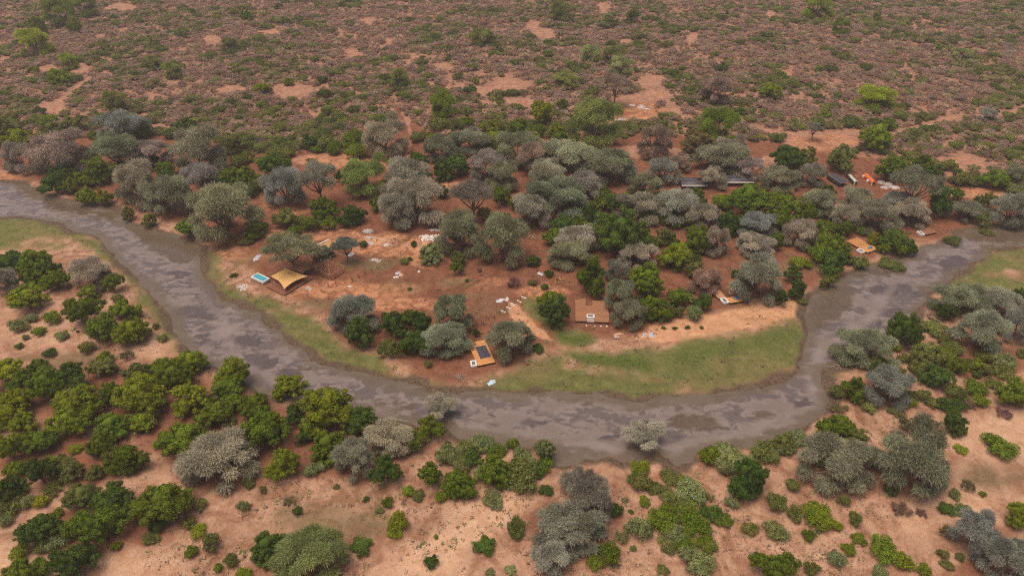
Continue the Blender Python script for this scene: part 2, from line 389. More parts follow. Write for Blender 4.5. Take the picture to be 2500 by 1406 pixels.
BARE = [(710,222,46,15),(300,18,34,8),(128,264,32,13),(70,76,26,6),(122,168,26,8),(195,166,26,8),(8,146,14,8),(1330,82,28,10),(1300,60,20,8),(1085,162,32,6),(1245,207,46,13),(1180,220,40,8),(1590,196,34,12),(1545,262,50,20),
        (1470,18,14,9),(1690,92,14,10),(1880,36,12,6),(560,218,34,7),(900,52,18,6),(860,130,24,6),(1600,232,30,10),(1530,100,16,4),(2000,345,95,22),(2350,405,60,26),(2400,470,120,16),(870,390,150,24),(760,345,8,3),(660,80,26,6),(520,95,24,6),(1010,140,16,6),(950,100,14,5),(2210,160,12,5),(1760,220,20,9),(1925,180,18,6),(1270,250,40,10),(20,425,60,14),(1550,372,130,16),(1900,400,60,18)]
bare = bareline.copy()
for i, e in enumerate(BARE): bare = np.maximum(bare, pmask(ell(*e), 3, 5, 8, 220+i))
SCRUB_EDGE = world_poly([(-400,345),(0,340),(250,330),(420,330),(560,370),(700,395),(760,360),(900,360),(1000,310),(1100,350),(1200,320),(1400,335),(1600,330),(1700,340),(1850,350),(1950,355),(2100,380),(2300,440),(2500,480),(2900,480),(4200,-150),(-2600,-150)])
scrubz = 1-sstep(-18, 12, sdist(X, Y, SCRUB_EDGE) + (fbm(X, Y, 20, 2)-.5)*20)
scrubz = np.where(Y > 1000, 1, scrubz)
def pack(*a): return np.stack(a, 1)
R = len(rows); C = len(us)
idx = np.arange(R*C).reshape(R, C)
quads = np.stack([idx[:-1, :-1], idx[:-1, 1:], idx[1:, 1:], idx[1:, :-1]], -1).reshape(-1, 4)
one = np.ones(X.shape)
m, t, b = mat_new('ground'); M['ground'] = m
g = N(t, 'ShaderNodeNewGeometry').outputs['Position']
def attr(n): return N(t, 'ShaderNodeAttribute', attribute_name=n)
def split(n):
    a = attr(n); s = N(t, 'ShaderNodeSeparateColor'); t.links.new(a.outputs['Color'], s.inputs[0])
    return s.outputs[0], s.outputs[1], s.outputs[2]
aG, aM, aS = split('cover'); aR, aO, aP = split('soil'); aL, aOl, aT = split('green'); aB, aZ, _ = split('open')
n_big = noise(t, g, .035, 4, .6); n_mid = noise(t, g, .22, 5, .65); n_fine = noise(t, g, 1.1, 4, .7); n_grain = noise(t, g, 4.5, 3, .7)
def rag(a, amp, k=.22):
    return ramp(t, math_(t, 'ADD', a, math_(t, 'MULTIPLY', math_(t, 'SUBTRACT', math_(t, 'ADD', math_(t, 'MULTIPLY', n_mid, .6), math_(t, 'MULTIPLY', n_fine, .4)), .5), amp)), .5-k, .5+k)
sandc = mixc(t, ramp(t, noise(t, g, .12, 6, .7, .8), .36, .64), (.225, .108, .062), (.385, .222, .142))
redc = mixc(t, ramp(t, n_mid, .3, .7), (0.136, 0.053, 0.029), (0.204, 0.084, 0.048))
orac = mixc(t, ramp(t, noise(t, g, .16, 6, .72, 1.2), .36, .62), (.205, .082, .042), (.420, .200, .104))
palec = mixc(t, ramp(t, n_mid, .3, .7), (.400, .225, .130), (.480, .300, .195))
farc = mixc(t, ramp(t, n_mid, .3, .7), (.245, .112, .066), (.350, .190, .125))
c = mixc(t, rag(aR, .9, .35), sandc, redc)
c = mixc(t, rag(aZ, .5, .3), c, mixc(t, ramp(t, n_mid, .3, .7), (.200, .098, .064), (.320, .170, .110)))
c = mixc(t, rag(aB, .6, .3), c, farc)
c = mixc(t, rag(aO, .8, .35), c, orac)
c = mixc(t, rag(aP, .9, .4), c, palec)
c = mixc(t, rag(aS, .6, .3), c, mixc(t, ramp(t, n_mid, .3, .7), (.385, .190, .096), (.490, .268, .152)))
oliv = mixc(t, ramp(t, n_fine, .3, .7), (0.104, 0.080, 0.036), (0.172, 0.120, 0.064))
c = mixc(t, math_(t, 'MULTIPLY', rag(aOl, 1.0, .4), .85), c, oliv)
gra = mixc(t, ramp(t, n_mid, .3, .72), (.082, .090, .024), (.150, .138, .048))
gra = mixc(t, math_(t, 'MULTIPLY', ramp(t, n_big, .46, .66), .5), gra, (.190, .125, .062))
gra = mixc(t, math_(t, 'MULTIPLY', ramp(t, noise(t, g, .5, 5, .75), .5, .66), .5), gra, (.060, .070, .020))
gra = mixc(t, aL, gra, mixc(t, ramp(t, n_fine, .35, .65), (.044, .062, .014), (.092, .110, .022)))
c = mixc(t, rag(aG, 1.3, .42), c, gra)
mudc = mixc(t, ramp(t, n_fine, .35, .65), (0.068, 0.046, 0.030), (0.120, 0.078, 0.051))
c = mixc(t, rag(aM, .7, .35), c, mudc)
c = mixc(t, math_(t, 'MULTIPLY', aT, .9), c, (0.120, 0.048, 0.027))
# litter: dark specks and pale twigs lying on the soil
speck = ramp(t, n_grain, .60, .70); speck2 = ramp(t, noise(t, g, 1.9, 4, .75), .62, .72)
c = mixc(t, math_(t, 'MULTIPLY', math_(t, 'MAXIMUM', speck, speck2), .30), c, (.075, .045, .030))
pk = math_(t, 'MULTIPLY', math_(t, 'MULTIPLY_ADD', n_fine, .62, .70), math_(t, 'MULTIPLY_ADD', noise(t, g, .09, 5, .7, .8), .7, .66))
vv = N(t, 'ShaderNodeVectorMath', operation='SCALE'); t.links.new(c, vv.inputs[0]); inp(t, vv, 3, pk)
t.links.new(vv.outputs[0], b.inputs['Base Color'])
b.inputs['Roughness'].default_value = .95; spec(b, .08)
bump(t, b, math_(t, 'ADD', math_(t, 'MULTIPLY', n_fine, 1.0), math_(t, 'MULTIPLY', n_grain, .4)), .6, .25)
ground_me = mesh_np('ground', pack(X, Y, Z), quads, mat=m, smooth=True, attrs={
    'cover': ('POINT', pack(grass, mud, sand, one)), 'soil': ('POINT', pack(red, orange, pale, one)),
    'green': ('POINT', pack(lush, olive, track, one)), 'open': ('POINT', pack(bare, scrubz, one, one))})
ground = obj('ground', ground_me); ground['kind'] = 'structure'

# ------------------------------------------------------------------ river
st = 2.5
gx, gy = np.meshgrid(np.arange(BOX[0]-20, BOX[1]+220, st), np.arange(110, 470, st))
sdw = river_sd(gx.ravel(), gy.ravel()).reshape(gx.shape)
keep = (sdw < 5)
cells = keep[:-1, :-1] & keep[1:, :-1] & keep[:-1, 1:] & keep[1:, 1:]
ii, jj = np.nonzero(cells); W_ = gx.shape[1]
q = np.stack([ii*W_+jj, ii*W_+jj+1, (ii+1)*W_+jj+1, (ii+1)*W_+jj], 1)
used, inv = np.unique(q, return_inverse=True)
X = gx.ravel()[used]; Y = gy.ravel()[used]; q = inv.reshape(-1, 4)
SDw = sdw.ravel()[used]
silt = np.zeros(X.shape)
for i, (p, k) in enumerate([([(85,470),(150,490),(290,520),(318,560),(240,525),(120,510)],.9),([(318,548),(440,578),(488,608),(470,640),(430,640),(350,600)],1),(ell(1690,1028,75,18),.9),(ell(1580,1030,45,14),.7),(ell(1840,1010,70,12),.75),
    ([(1960,770),(1990,720),(2060,680),(2100,700),(2080,750),(2010,790),(1970,820)],.9),(ell(2130,655,90,22),.7),(ell(2230,625,60,14),.6),(ell(950,990,70,26),.55),(ell(1200,1030,60,16),.4),(ell(740,895,24,12),.7),(ell(620,770,40,14),.5),(ell(2440,575,90,16),.95),(ell(1560,1088,50,10),.9),([(1040,955),(1500,975),(1500,992),(1080,975)],.45)]):
    silt = np.maximum(silt, k*pmask(p, 3, 3.5, 6, 300+i))
edge = 1-sstep(.5, 9, -SDw + (fbm(X, Y, 12, 71)-.5)*8)
chan = np.zeros(X.shape)
for pts, wd in [([(475,640),(482,690),(510,740),(545,775),(560,830),(570,870),(600,895),(650,915),(690,935),(760,955)],3),([(545,775),(540,815),(480,855)],2),([(560,800),(545,810)],9),([(2060,705),(2110,730),(2160,720),(2230,640),(2290,610),(2360,575)],2.5),([(2160,720),(2130,770),(2080,800),(2000,860),(1990,960)],5),([(1120,1050),(1300,1060),(1500,1090),(1640,1090),(1800,1060),(1930,1000)],5),([(1250,960),(1340,1000)],.8)]:
    chan = np.maximum(chan, lmask(pts, wd, 2.0, 1.2))
weed = np.zeros(X.shape)
for i, (e, k) in enumerate([((440,665,45,12),.8),((480,690,40,16),.9),((510,720,30,30),.9),((470,760,50,16),.8),((520,760,20,24),.9),((590,830,50,16),.8),((640,880,50,20),.95),((700,915,40,14),.9),((500,830,40,20),.7),((1010,940,40,8),.6),((2330,640,34,16),1),((2300,600,60,10),.6),((2180,705,60,14),.8),((2170,760,60,12),.9),((2250,715,30,8),.8),((2120,785,40,16),.8),((1310,1030,40,10),.9),((1290,1068,30,10),1),((1480,1068,50,10),.9),((1660,1072,18,7),.9),((1800,1055,50,8),.7),((1960,985,26,8),.8),((180,550,60,8),.35),((1900,1000,60,7),.6)]):
    weed = np.maximum(weed, k*pmask(ell(*e), 3, 4, 6, 330+i))
m, t, b = mat_new('river_water'); M['river'] = m
g = N(t, 'ShaderNodeNewGeometry').outputs['Position']
mp = N(t, 'ShaderNodeMapping'); inp(t, mp, 0, g); mp.inputs['Rotation'].default_value = (0, 0, .35); mp.inputs['Scale'].default_value = (.75, 1.25, 1)
s_, e_, c_ = split('bed'); wd_ = split('weed')[0]
nb = noise(t, mp.outputs[0], .075, 4, .58, .8); nm = noise(t, mp.outputs[0], .26, 4, .6, .5); nf = noise(t, g, 1.6, 4, .75)
cl = mixc(t, n_ := ramp(t, nb, .3, .7), (.165, .125, .107), (.218, .172, .153))
pch = math_(t, 'ADD', math_(t, 'MULTIPLY', nb, .55), math_(t, 'MULTIPLY', nm, .45))
pw = math_(t, 'MULTIPLY', math_(t, 'ADD', math_(t, 'MULTIPLY', ramp(t, math_(t, 'ADD', wd_, math_(t, 'MULTIPLY', math_(t, 'SUBTRACT', nm, .5), 1.1)), .38, .70), .8), math_(t, 'MULTIPLY', ramp(t, pch, .462, .555), .78), 0, True), math_(t, 'SUBTRACT', 1.0, c_))
cl = mixc(t, math_(t, 'MULTIPLY', pw, math_(t, 'MULTIPLY_ADD', nf, .7, .48), 0, True), cl, (.054, .041, .041))
sl = ramp(t, math_(t, 'ADD', s_, math_(t, 'MULTIPLY', math_(t, 'SUBTRACT', nm, .5), 1.2)), .3, .75)
cl = mixc(t, math_(t, 'MULTIPLY', sl, .85), cl, mixc(t, ramp(t, nf, .35, .65), (.062, .046, .026), (.115, .076, .048)))
cl = mixc(t, math_(t, 'MULTIPLY', ramp(t, math_(t, 'ADD', e_, math_(t, 'MULTIPLY', math_(t, 'SUBTRACT', nm, .5), .9)), .35, .9), .75), cl, (.108, .080, .050))
dots = ramp(t, noise(t, g, .75, 3, .7), .63, .70)
cl = mixc(t, math_(t, 'MULTIPLY', dots, .35), cl, (.075, .060, .045))
t.links.new(cl, b.inputs['Base Color'])
b.inputs['Roughness'].default_value = .06; b.inputs['IOR'].default_value = 1.33; spec(b, .5)
bump(t, b, nf, .05, .03)
o1 = np.ones(X.shape)
me = mesh_np('river', pack(X, Y, np.full(X.shape, WATER_Z)), q, mat=m, attrs={'bed': ('POINT', pack(silt, edge, chan, o1)), 'weed': ('POINT', pack(weed, o1, o1, o1))})
river = obj('river', me); river['kind'] = 'structure'

# ------------------------------------------------------------------ plants: meshes of unit crown radius
def unit(v): return v/np.maximum(np.linalg.norm(v, axis=-1, keepdims=True), 1e-9)
def quads_at(P, Nn, L, Wd, r):
    """small leaf quads at P with normals Nn"""
    a = unit(np.cross(Nn, unit(r.normal(size=P.shape)))); c = np.cross(Nn, a)
    a = a*L[:, None]/2; c = c*Wd[:, None]/2
    V = np.stack([P-a-c*.6, P+a*.2-c, P+a+c*.5, P-a*.3+c], 1).reshape(-1, 3)
    return V, np.arange(len(P)*4).reshape(-1, 4)
def wisps_at(P, D, L, Wd, r):
    """thin drooping sprays starting at P along D"""
    s = unit(np.cross(D, unit(r.normal(size=P.shape))))*Wd[:, None]/2
    tip = P + D*L[:, None]; tip[:, 2] -= L*.25
    mid = P + D*L[:, None]*.55
    V = np.stack([P, mid+s, tip, mid-s], 1).reshape(-1, 3)
    return V, np.arange(len(P)*4).reshape(-1, 4)
def sph(n, r, up=-.35):
    v = unit(r.normal(size=(n*3, 3))); v = v[v[:, 2] > up][:n]
    return v
def tones(n_faces, lump_tone, r, amp=.5):
    tn = np.clip(lump_tone + r.normal(0, .16, n_faces)*amp*2, 0, 1)
    wm = np.clip(r.random(n_faces)**2*.8, 0, 1)
    return np.stack([tn, wm, tn, np.ones(n_faces)], 1)
def core(P, R_, r):
    V, T = ICO1
    j = 1 + r.normal(0, .13, len(V))
    return V*j[:, None]*np.asarray(R_)+P, T

def crown_mesh(kind, seed):
    r = np.random.default_rng(seed)
    VQ, QF, TQ, VT, TF, TT = [], [], [], [], [], []
    oq = 0; ot = 0; lumps = []
    def addq(v, f, tn):
        nonlocal oq
        VQ.append(v); QF.append(f+oq); TQ.append(tn); oq += len(v)
    def addt(v, f, tn):
        nonlocal ot
        VT.append(v); TF.append(f+ot); TT.append(tn); ot += len(v)
    if kind == 'green':
        sq = r.uniform(.85, 1.1)
        big = [(np.array([math.cos(a), math.sin(a), 0])*r.uniform(.26, .62)*[1, sq, 1] + [0, 0, r.uniform(.36, .78)], r.uniform(.32, .58)) for a in np.linspace(0, 6.283, r.integers(3, 7), endpoint=False) + r.normal(0, .35) + r.uniform(0, 6)]
        big.append((np.array([r.uniform(-.15, .15), r.uniform(-.15, .15), r.uniform(.75, .95)]), r.uniform(.42, .55)))
        for P, Rb in big:
            bt = r.uniform(.38, .62)
            for dv in sph(int(r.integers(17, 25)), r, -.5):
                Pl = P + dv*Rb*[1, 1, .85]*r.uniform(.72, 1.08); rl = Rb*r.uniform(.17, .36)
                if Pl[2] < .12: continue
                lumps.append((Pl, rl, np.clip(bt + r.normal(0, .13), .15, .85)))
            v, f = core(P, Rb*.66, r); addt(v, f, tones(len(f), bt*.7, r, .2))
        for P, rl, tn in lumps:
            n = int(np.clip(4600*rl*rl, 40, 210)); dv = sph(n, r, -.55)
            pos = P + dv*rl*(r.uniform(.8, 1.1, (len(dv), 1)))*[1, 1, .85]
            nn = unit(dv + r.normal(0, .45, dv.shape))
            L = r.uniform(.035, .085, len(dv)); v, f = quads_at(pos, nn, L, L*r.uniform(.5, .9, len(dv)), r)
            addq(v, f, tones(len(f), tn, r, .45))
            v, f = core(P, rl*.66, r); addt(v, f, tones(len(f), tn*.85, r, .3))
    elif kind in ('grey', 'umbrella'):
        nl = int(r.integers(15, 23)); sx, sy = r.uniform(.85, 1.05), r.uniform(.82, 1.0)
        off = r.uniform(0, 6); lob = r.uniform(0, 6); la = r.uniform(.05, .22)
        for i in range(nl):
            rad = math.sqrt((i+.5)/nl)*.74; a = off + i*2.39996 + r.normal(0, .25)
            rad *= 1 + la*math.cos(2*(a-lob))
            dome = .40 + .56*math.sqrt(max(0, 1-rad*rad)) + r.normal(0, .09)
            P = np.array([rad*math.cos(a)*sx, rad*math.sin(a)*sy, dome])
            if r.random() < .08: continue
            lumps.append((P, r.uniform(.17, .34), np.clip(r.normal(.5, .24), .08, 1)))
        for i in range(int(r.integers(9, 14)) if kind == 'grey' else 0):
            a = r.uniform(0, 6.283); rad = r.uniform(.62, .86)*(1 + la*math.cos(2*(a-lob)))
            lumps.append((np.array([rad*math.cos(a)*sx, rad*math.sin(a)*sy, r.uniform(.20, .46)]), r.uniform(.17, .29), np.clip(r.normal(.45, .18), .1, .9)))
        if kind == 'umbrella': lumps[:] = [(P*np.array([1, 1, .62]) + [0, 0, .55], rl*.8, tn) for P, rl, tn in lumps]
        for P, rl, tn in lumps:
            n = int(10500*rl*rl); dv = sph(n, r, -.6)
            pos = P + dv*rl*(r.uniform(.25, .85, (len(dv), 1)))*[1, 1, .75]
            out = unit(P - np.array([0, 0, .45]))
            D = unit(dv*[1, 1, .8] + .4*out - [0, 0, .12] + r.normal(0, .42, dv.shape))
            v, f = wisps_at(pos, D, r.uniform(.06, .16, len(dv)), r.uniform(.009, .022, len(dv)), r)
            addq(v, f, tones(len(f), tn, r, .38))
            nd = int(n*.3); dv = sph(nd, r, -.3)
            pos = P + dv*rl*r.uniform(.55, .95, (len(dv), 1))*[1, 1, .75]
            v, f = quads_at(pos, unit(dv + r.normal(0, .7, dv.shape)), r.uniform(.025, .05, len(dv)), r.uniform(.015, .035, len(dv)), r)
            addq(v, f, tones(len(f), tn+.05, r, .38))
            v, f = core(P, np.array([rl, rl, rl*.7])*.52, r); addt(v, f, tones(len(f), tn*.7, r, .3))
    elif kind == 'bush':
        nl = int(r.integers(8, 14))
        for i in range(nl):
            rad = math.sqrt((i+.3)/nl)*.72; a = i*2.39996 + r.normal(0, .3)
            P = np.array([rad*math.cos(a), rad*math.sin(a)*r.uniform(.7, 1), .22 + .34*(1-rad*rad) + r.normal(0, .05)])
            lumps.append((P, r.uniform(.22, .36), np.clip(r.normal(.5, .16), .15, .9)))
        for P, rl, tn in lumps:
            n = int(2300*rl*rl); dv = sph(n, r, -.4)
            pos = P + dv*rl*r.uniform(.75, 1.15, (len(dv), 1))*[1, 1, .9]
            L = r.uniform(.06, .14, len(dv)); v, f = quads_at(pos, unit(dv + r.normal(0, .6, dv.shape)), L, L*r.uniform(.4, .8, len(dv)), r)
            addq(v, f, tones(len(f), tn, r, .7))
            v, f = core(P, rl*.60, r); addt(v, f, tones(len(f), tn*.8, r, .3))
    elif kind == 'thorn':                       # open twiggy shrub, half bare
        nl = int(r.integers(6, 10))
        for i in range(nl):
            rad = math.sqrt((i+.3)/nl)*.7; a = i*2.39996 + r.normal(0, .3)
            P = np.array([rad*math.cos(a), rad*math.sin(a), .24 + .3*(1-rad*rad)]); rl = r.uniform(.22, .36); tn = np.clip(r.normal(.5, .17), .15, .9)
            n = int(900*rl*rl); dv = sph(n, r, -.3)
            D = unit(dv + [0, 0, .35] + r.normal(0, .35, dv.shape))
            v, f = wisps_at(P + dv*rl*r.uniform(.2, .7, (len(dv), 1)), D, r.uniform(.12, .30, len(dv)), r.uniform(.02, .05, len(dv)), r)
            addq(v, f, tones(len(f), tn, r, .7))
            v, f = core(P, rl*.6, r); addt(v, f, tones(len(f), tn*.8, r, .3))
            lumps.append((P, rl, tn))
    V = np.concatenate(VQ + VT); nq = sum(map(len, VQ))
    k = 1/np.percentile(np.hypot(V[:, 0], V[:, 1]), 97.5); V[:, :2] *= k
    lumps = [(P*np.array([k, k, 1]), rl, tn) for P, rl, tn in lumps]
    QQ = np.concatenate(QF); TTt = np.concatenate(TF)+nq
    tone = np.concatenate(TQ + TT)
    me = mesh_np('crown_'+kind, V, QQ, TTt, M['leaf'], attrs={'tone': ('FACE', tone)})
    return me, lumps
def trunk_mesh(kind, lumps, seed):
    r = np.random.default_rng(seed+500); parts = []
    lean = r.normal(0, .06, 2)
    fork = np.array([lean[0], lean[1], .20 if kind == 'grey' else .42 if kind == 'umbrella' else .15])
    parts.append(tube_np([(0, 0, -.06), tuple(fork*.5), tuple(fork)], [.062, .048, .042] if kind != 'green' else [.075, .062, .05], 7))
    order = sorted(range(len(lumps)), key=lambda i: r.random())[:9 if kind != 'green' else 6]
    for i in order:
        P = lumps[i][0]; md = fork*.45 + P*.55 + [0, 0, -.08] + r.normal(0, .03, 3)
        parts.append(tube_np([tuple(fork), tuple(md), tuple(P)], [.034, .022, .008], 5))
    v, q = join_np(parts)
    return mesh_np('trunk_'+kind, v, q, mat=M['bark'], smooth=True)
VAR = {}
for kind, n in (('grey', 11), ('green', 11), ('bush', 7), ('thorn', 6), ('umbrella', 4)):
    VAR[kind] = []
    for s in range(n):
        me, lumps = crown_mesh(kind, 100*len(kind)+s)
        co = np.array([v.co[:] for v in me.vertices]) if False else None
        VAR[kind].append((me, trunk_mesh(kind, lumps, s) if kind in ('grey', 'green', 'umbrella') else None))

# colour families of the plants (leaf reflectance)
TINT = {
 'g': (.300, .288, .228), 'u': (.300, .258, .232), 'p': (.320, .238, .195), 'o': (.252, .268, .178), 'v': (.185, .225, .066), 's': (.370, .360, .290), 'b': (.268, .288, .252), 'k': (.210, .218, .172),
 'd': (.072, .124, .022), 'm': (.130, .182, .018), 'l': (.188, .234, .018), 'y': (.225, .240, .018), 'e': (.160, .176, .050), 'w': (.205, .238, .098), 'r': (.170, .105, .090), 'n': (.155, .135, .062)}
WORD = {'g': 'silver-grey', 'u': 'mauve-grey', 'p': 'pinkish-brown', 'o': 'grey-green', 'v': 'yellow-green', 's': 'pale silver', 'b': 'bluish-grey', 'k': 'dark grey-green',
 'd': 'dark green', 'm': 'mid-green', 'l': 'bright green', 'y': 'yellow-green', 'e': 'olive-green', 'w': 'pale green', 'r': 'dry purplish-brown', 'n': 'brownish-olive'}
ORD = [a + b for a, b in zip(['']*20 + ['twenty-']*9, 'first second third fourth fifth sixth seventh eighth ninth tenth eleventh twelfth thirteenth fourteenth fifteenth sixteenth seventeenth eighteenth nineteenth twentieth first second third fourth fifth sixth seventh eighth ninth'.split())]
PLANTS = []            # (root, px x, px y, kind word, colour letter, width px)
ZC = {'umbrella': .98, 'grey': .58, 'green': .62, 'bush': .36, 'thorn': .36}
BH = {'umbrella': .30, 'grey': .50, 'green': .62, 'bush': .42, 'thorn': .42}
def put(kind, cx, cy, wpx, hpx=None, tint='m', name=None, solo=True):
    hpx = hpx or wpx*.72
    p = at(cx, cy); s = 1.0
    for _ in range(4):
        s = wpx*mpp(p)/2*(1.08 if kind == 'grey' else 1.15 if kind == 'green' and cx < 900 and cy > 850 else 1.05)
        p = at(cx, cy, s*ZC[kind])
    al = math.atan2(CAMH - p.z, math.hypot(p.x, p.y))
    hm = hpx*mpp(p)/2
    sy = 1.0
    b2 = hm*hm - (s*math.sin(al)*.92)**2
    lo = {'umbrella': .9, 'grey': .85, 'green': 1.0, 'bush': .8, 'thorn': .8}[kind]
    if b2 < (lo*BH[kind]*s*math.cos(al))**2:
        sz = lo
        rem = hm*hm - (lo*BH[kind]*s*math.cos(al))**2
        sy = float(np.clip(math.sqrt(max(rem, .01))/(s*math.sin(al)*.92), .82, 1))
    else:
        sz = float(np.clip(math.sqrt(b2)/(math.cos(al)*BH[kind]*s), .6, 1.55))
    p = at(cx, cy, s*ZC[kind]*sz)
    z0 = gz(p.x, p.y)
    var = VAR[kind][int(rng.integers(len(VAR[kind])))]
    col = np.array(TINT[tint])*np.exp(rng.normal(0, .10))*np.array([1+rng.normal(0, .05), 1, 1+rng.normal(0, .06)])
    rot = float(rng.uniform(-.5, .5)) + (math.pi if rng.random() < .5 else 0)
    if kind in ('grey', 'green', 'umbrella'):
        root = obj(name, None, None, (p.x, p.y, z0), rot, (s, s*sy, s*sz))
        tr = obj('trunk', var[1], root); cr = obj('crown', var[0], root); cr.color = (*col, 1)
    else:
        root = obj(name, var[0], None, (p.x, p.y, z0-.03*s), float(rng.uniform(0, 6.28)), (s, s*(sy+1)/2, s*sz)); root.color = (*col, 1)
    if solo: PLANTS.append((root, cx, cy, name, tint, wpx))
    return root
def table(txt):
    for ln in txt.replace('\n', ';').split(';'):
        f = ln.split()
        if f: yield [float(v) for v in f[:-1]] + [f[-1]]

GREY = """45 385 78 60 u;142 378 150 95 u;299 313 105 68 b;279 375 112 76 o;367 375 92 58 u;481 372 130 100 g;333 449 102 86 g;413 478 112 82 o;489 443 86 76 u;543 520 150 120 o
694 458 92 88 b;776 432 96 66 g;939 338 100 74 g;1072 364 72 52 o;1149 347 102 46 o;993 440 112 82 g;1012 490 146 98 g;968 512 92 74 g;1155 472 96 60 u;1192 407 88 62 u;1226 432 72 58 o
1126 572 102 86 o;1226 589 116 98 o;708 607 150 70 o;842 598 60 56 k;788 618 50 32 k;1265 366 122 76 o;1296 386 74 62 p;1385 380 132 72 o;1337 424 92 62 g;1487 409 140 60 o;1601 347 76 66 p
1617 420 80 52 g;1661 400 52 36 p;1765 388 130 66 o;1780 363 80 48 g;1738 436 66 44 g;1826 414 82 50 u;1576 458 82 56 o;1354 484 150 86 o;1425 463 100 66 u;1294 520 92 70 g;1556 506 112 58 g;1650 504 112 74 g
1718 532 82 62 g;1749 589 66 70 u;1849 550 102 48 b;1843 597 86 52 s;1411 584 110 66 g;1394 620 102 56 o;1559 620 96 60 g;1983 428 74 48 g;1902 438 86 52 o;2244 446 106 58 k;1996 495 80 56 o
2094 486 80 46 o;2190 495 72 46 b;2070 526 72 52 g;2141 530 102 66 g;2228 522 84 56 g;2355 517 76 46 o;2463 513 92 66 b;1954 570 76 60 g;2483 433 62 50 o;1990 312 40 34 g;2412 284 36 30 b
219 667 110 68 g;8 686 60 62 u;859 764 112 84 b;1102 768 92 92 o;1080 828 116 80 o;1246 826 106 88 o;1075 980 82 56 s;1510 664 62 56 g;1514 718 76 62 o;1537 765 80 62 o;1724 687 86 52 p;1856 682 106 100 g
2113 845 142 88 o;2350 735 130 70 o;2430 738 110 70 g;2392 806 112 88 o;2485 793 80 72 b;2170 941 112 86 b;534 1125 176 130 s;949 1066 122 78 s;863 1120 92 96 g;762 1352 178 112 w
1575 1050 106 58 s;1428 1206 132 118 u;1388 1290 168 112 g;1346 1354 98 86 g;2037 1122 166 126 o;2227 1120 166 140 o;2383 1300 104 92 b;2455 1366 112 100 b;1748 222 66 58 p;1504 204 70 42 p"""
TALL = {(1575, 1050), (1990, 312), (2244, 446), (1155, 472), (842, 598), (1075, 980), (1504, 204), (776, 432), (708, 607)}
for x_, y_, w_, h_, c_ in table(GREY): put('umbrella' if (x_, y_) in TALL else 'grey', x_, y_, w_, h_, c_, 'acacia_tree')
FEATHER = """890 432 108 76 v;1453 302 112 92 v;2037 1105 96 66 v;1755 312 96 74 m;2140 240 86 48 l;1081 258 62 52 m;80 104 82 52 l;90 68 44 46 m;144 32 72 52 m;200 16 62 42 m;164 150 46 30 l;972 192 42 42 e
1366 28 52 40 e;1176 92 62 34 e;1496 136 62 36 e;1516 160 56 36 w;1440 132 52 34 w;2002 20 62 46 l;2054 66 42 34 m;560 110 34 38 e;280 252 56 46 e;420 172 46 32 e;368 156 42 30 e;2346 136 50 28 w;1380 196 62 34 e"""
for x_, y_, w_, h_, c_ in table(FEATHER):
    o = put('grey', x_, y_, w_, h_, c_, 'feathery_acacia_tree')
    cr = [k for k in o.children if k.name.startswith('crown')][0]; cr.color = [min(.4, v*1.35) for v in cr.color[:3]] + [1]
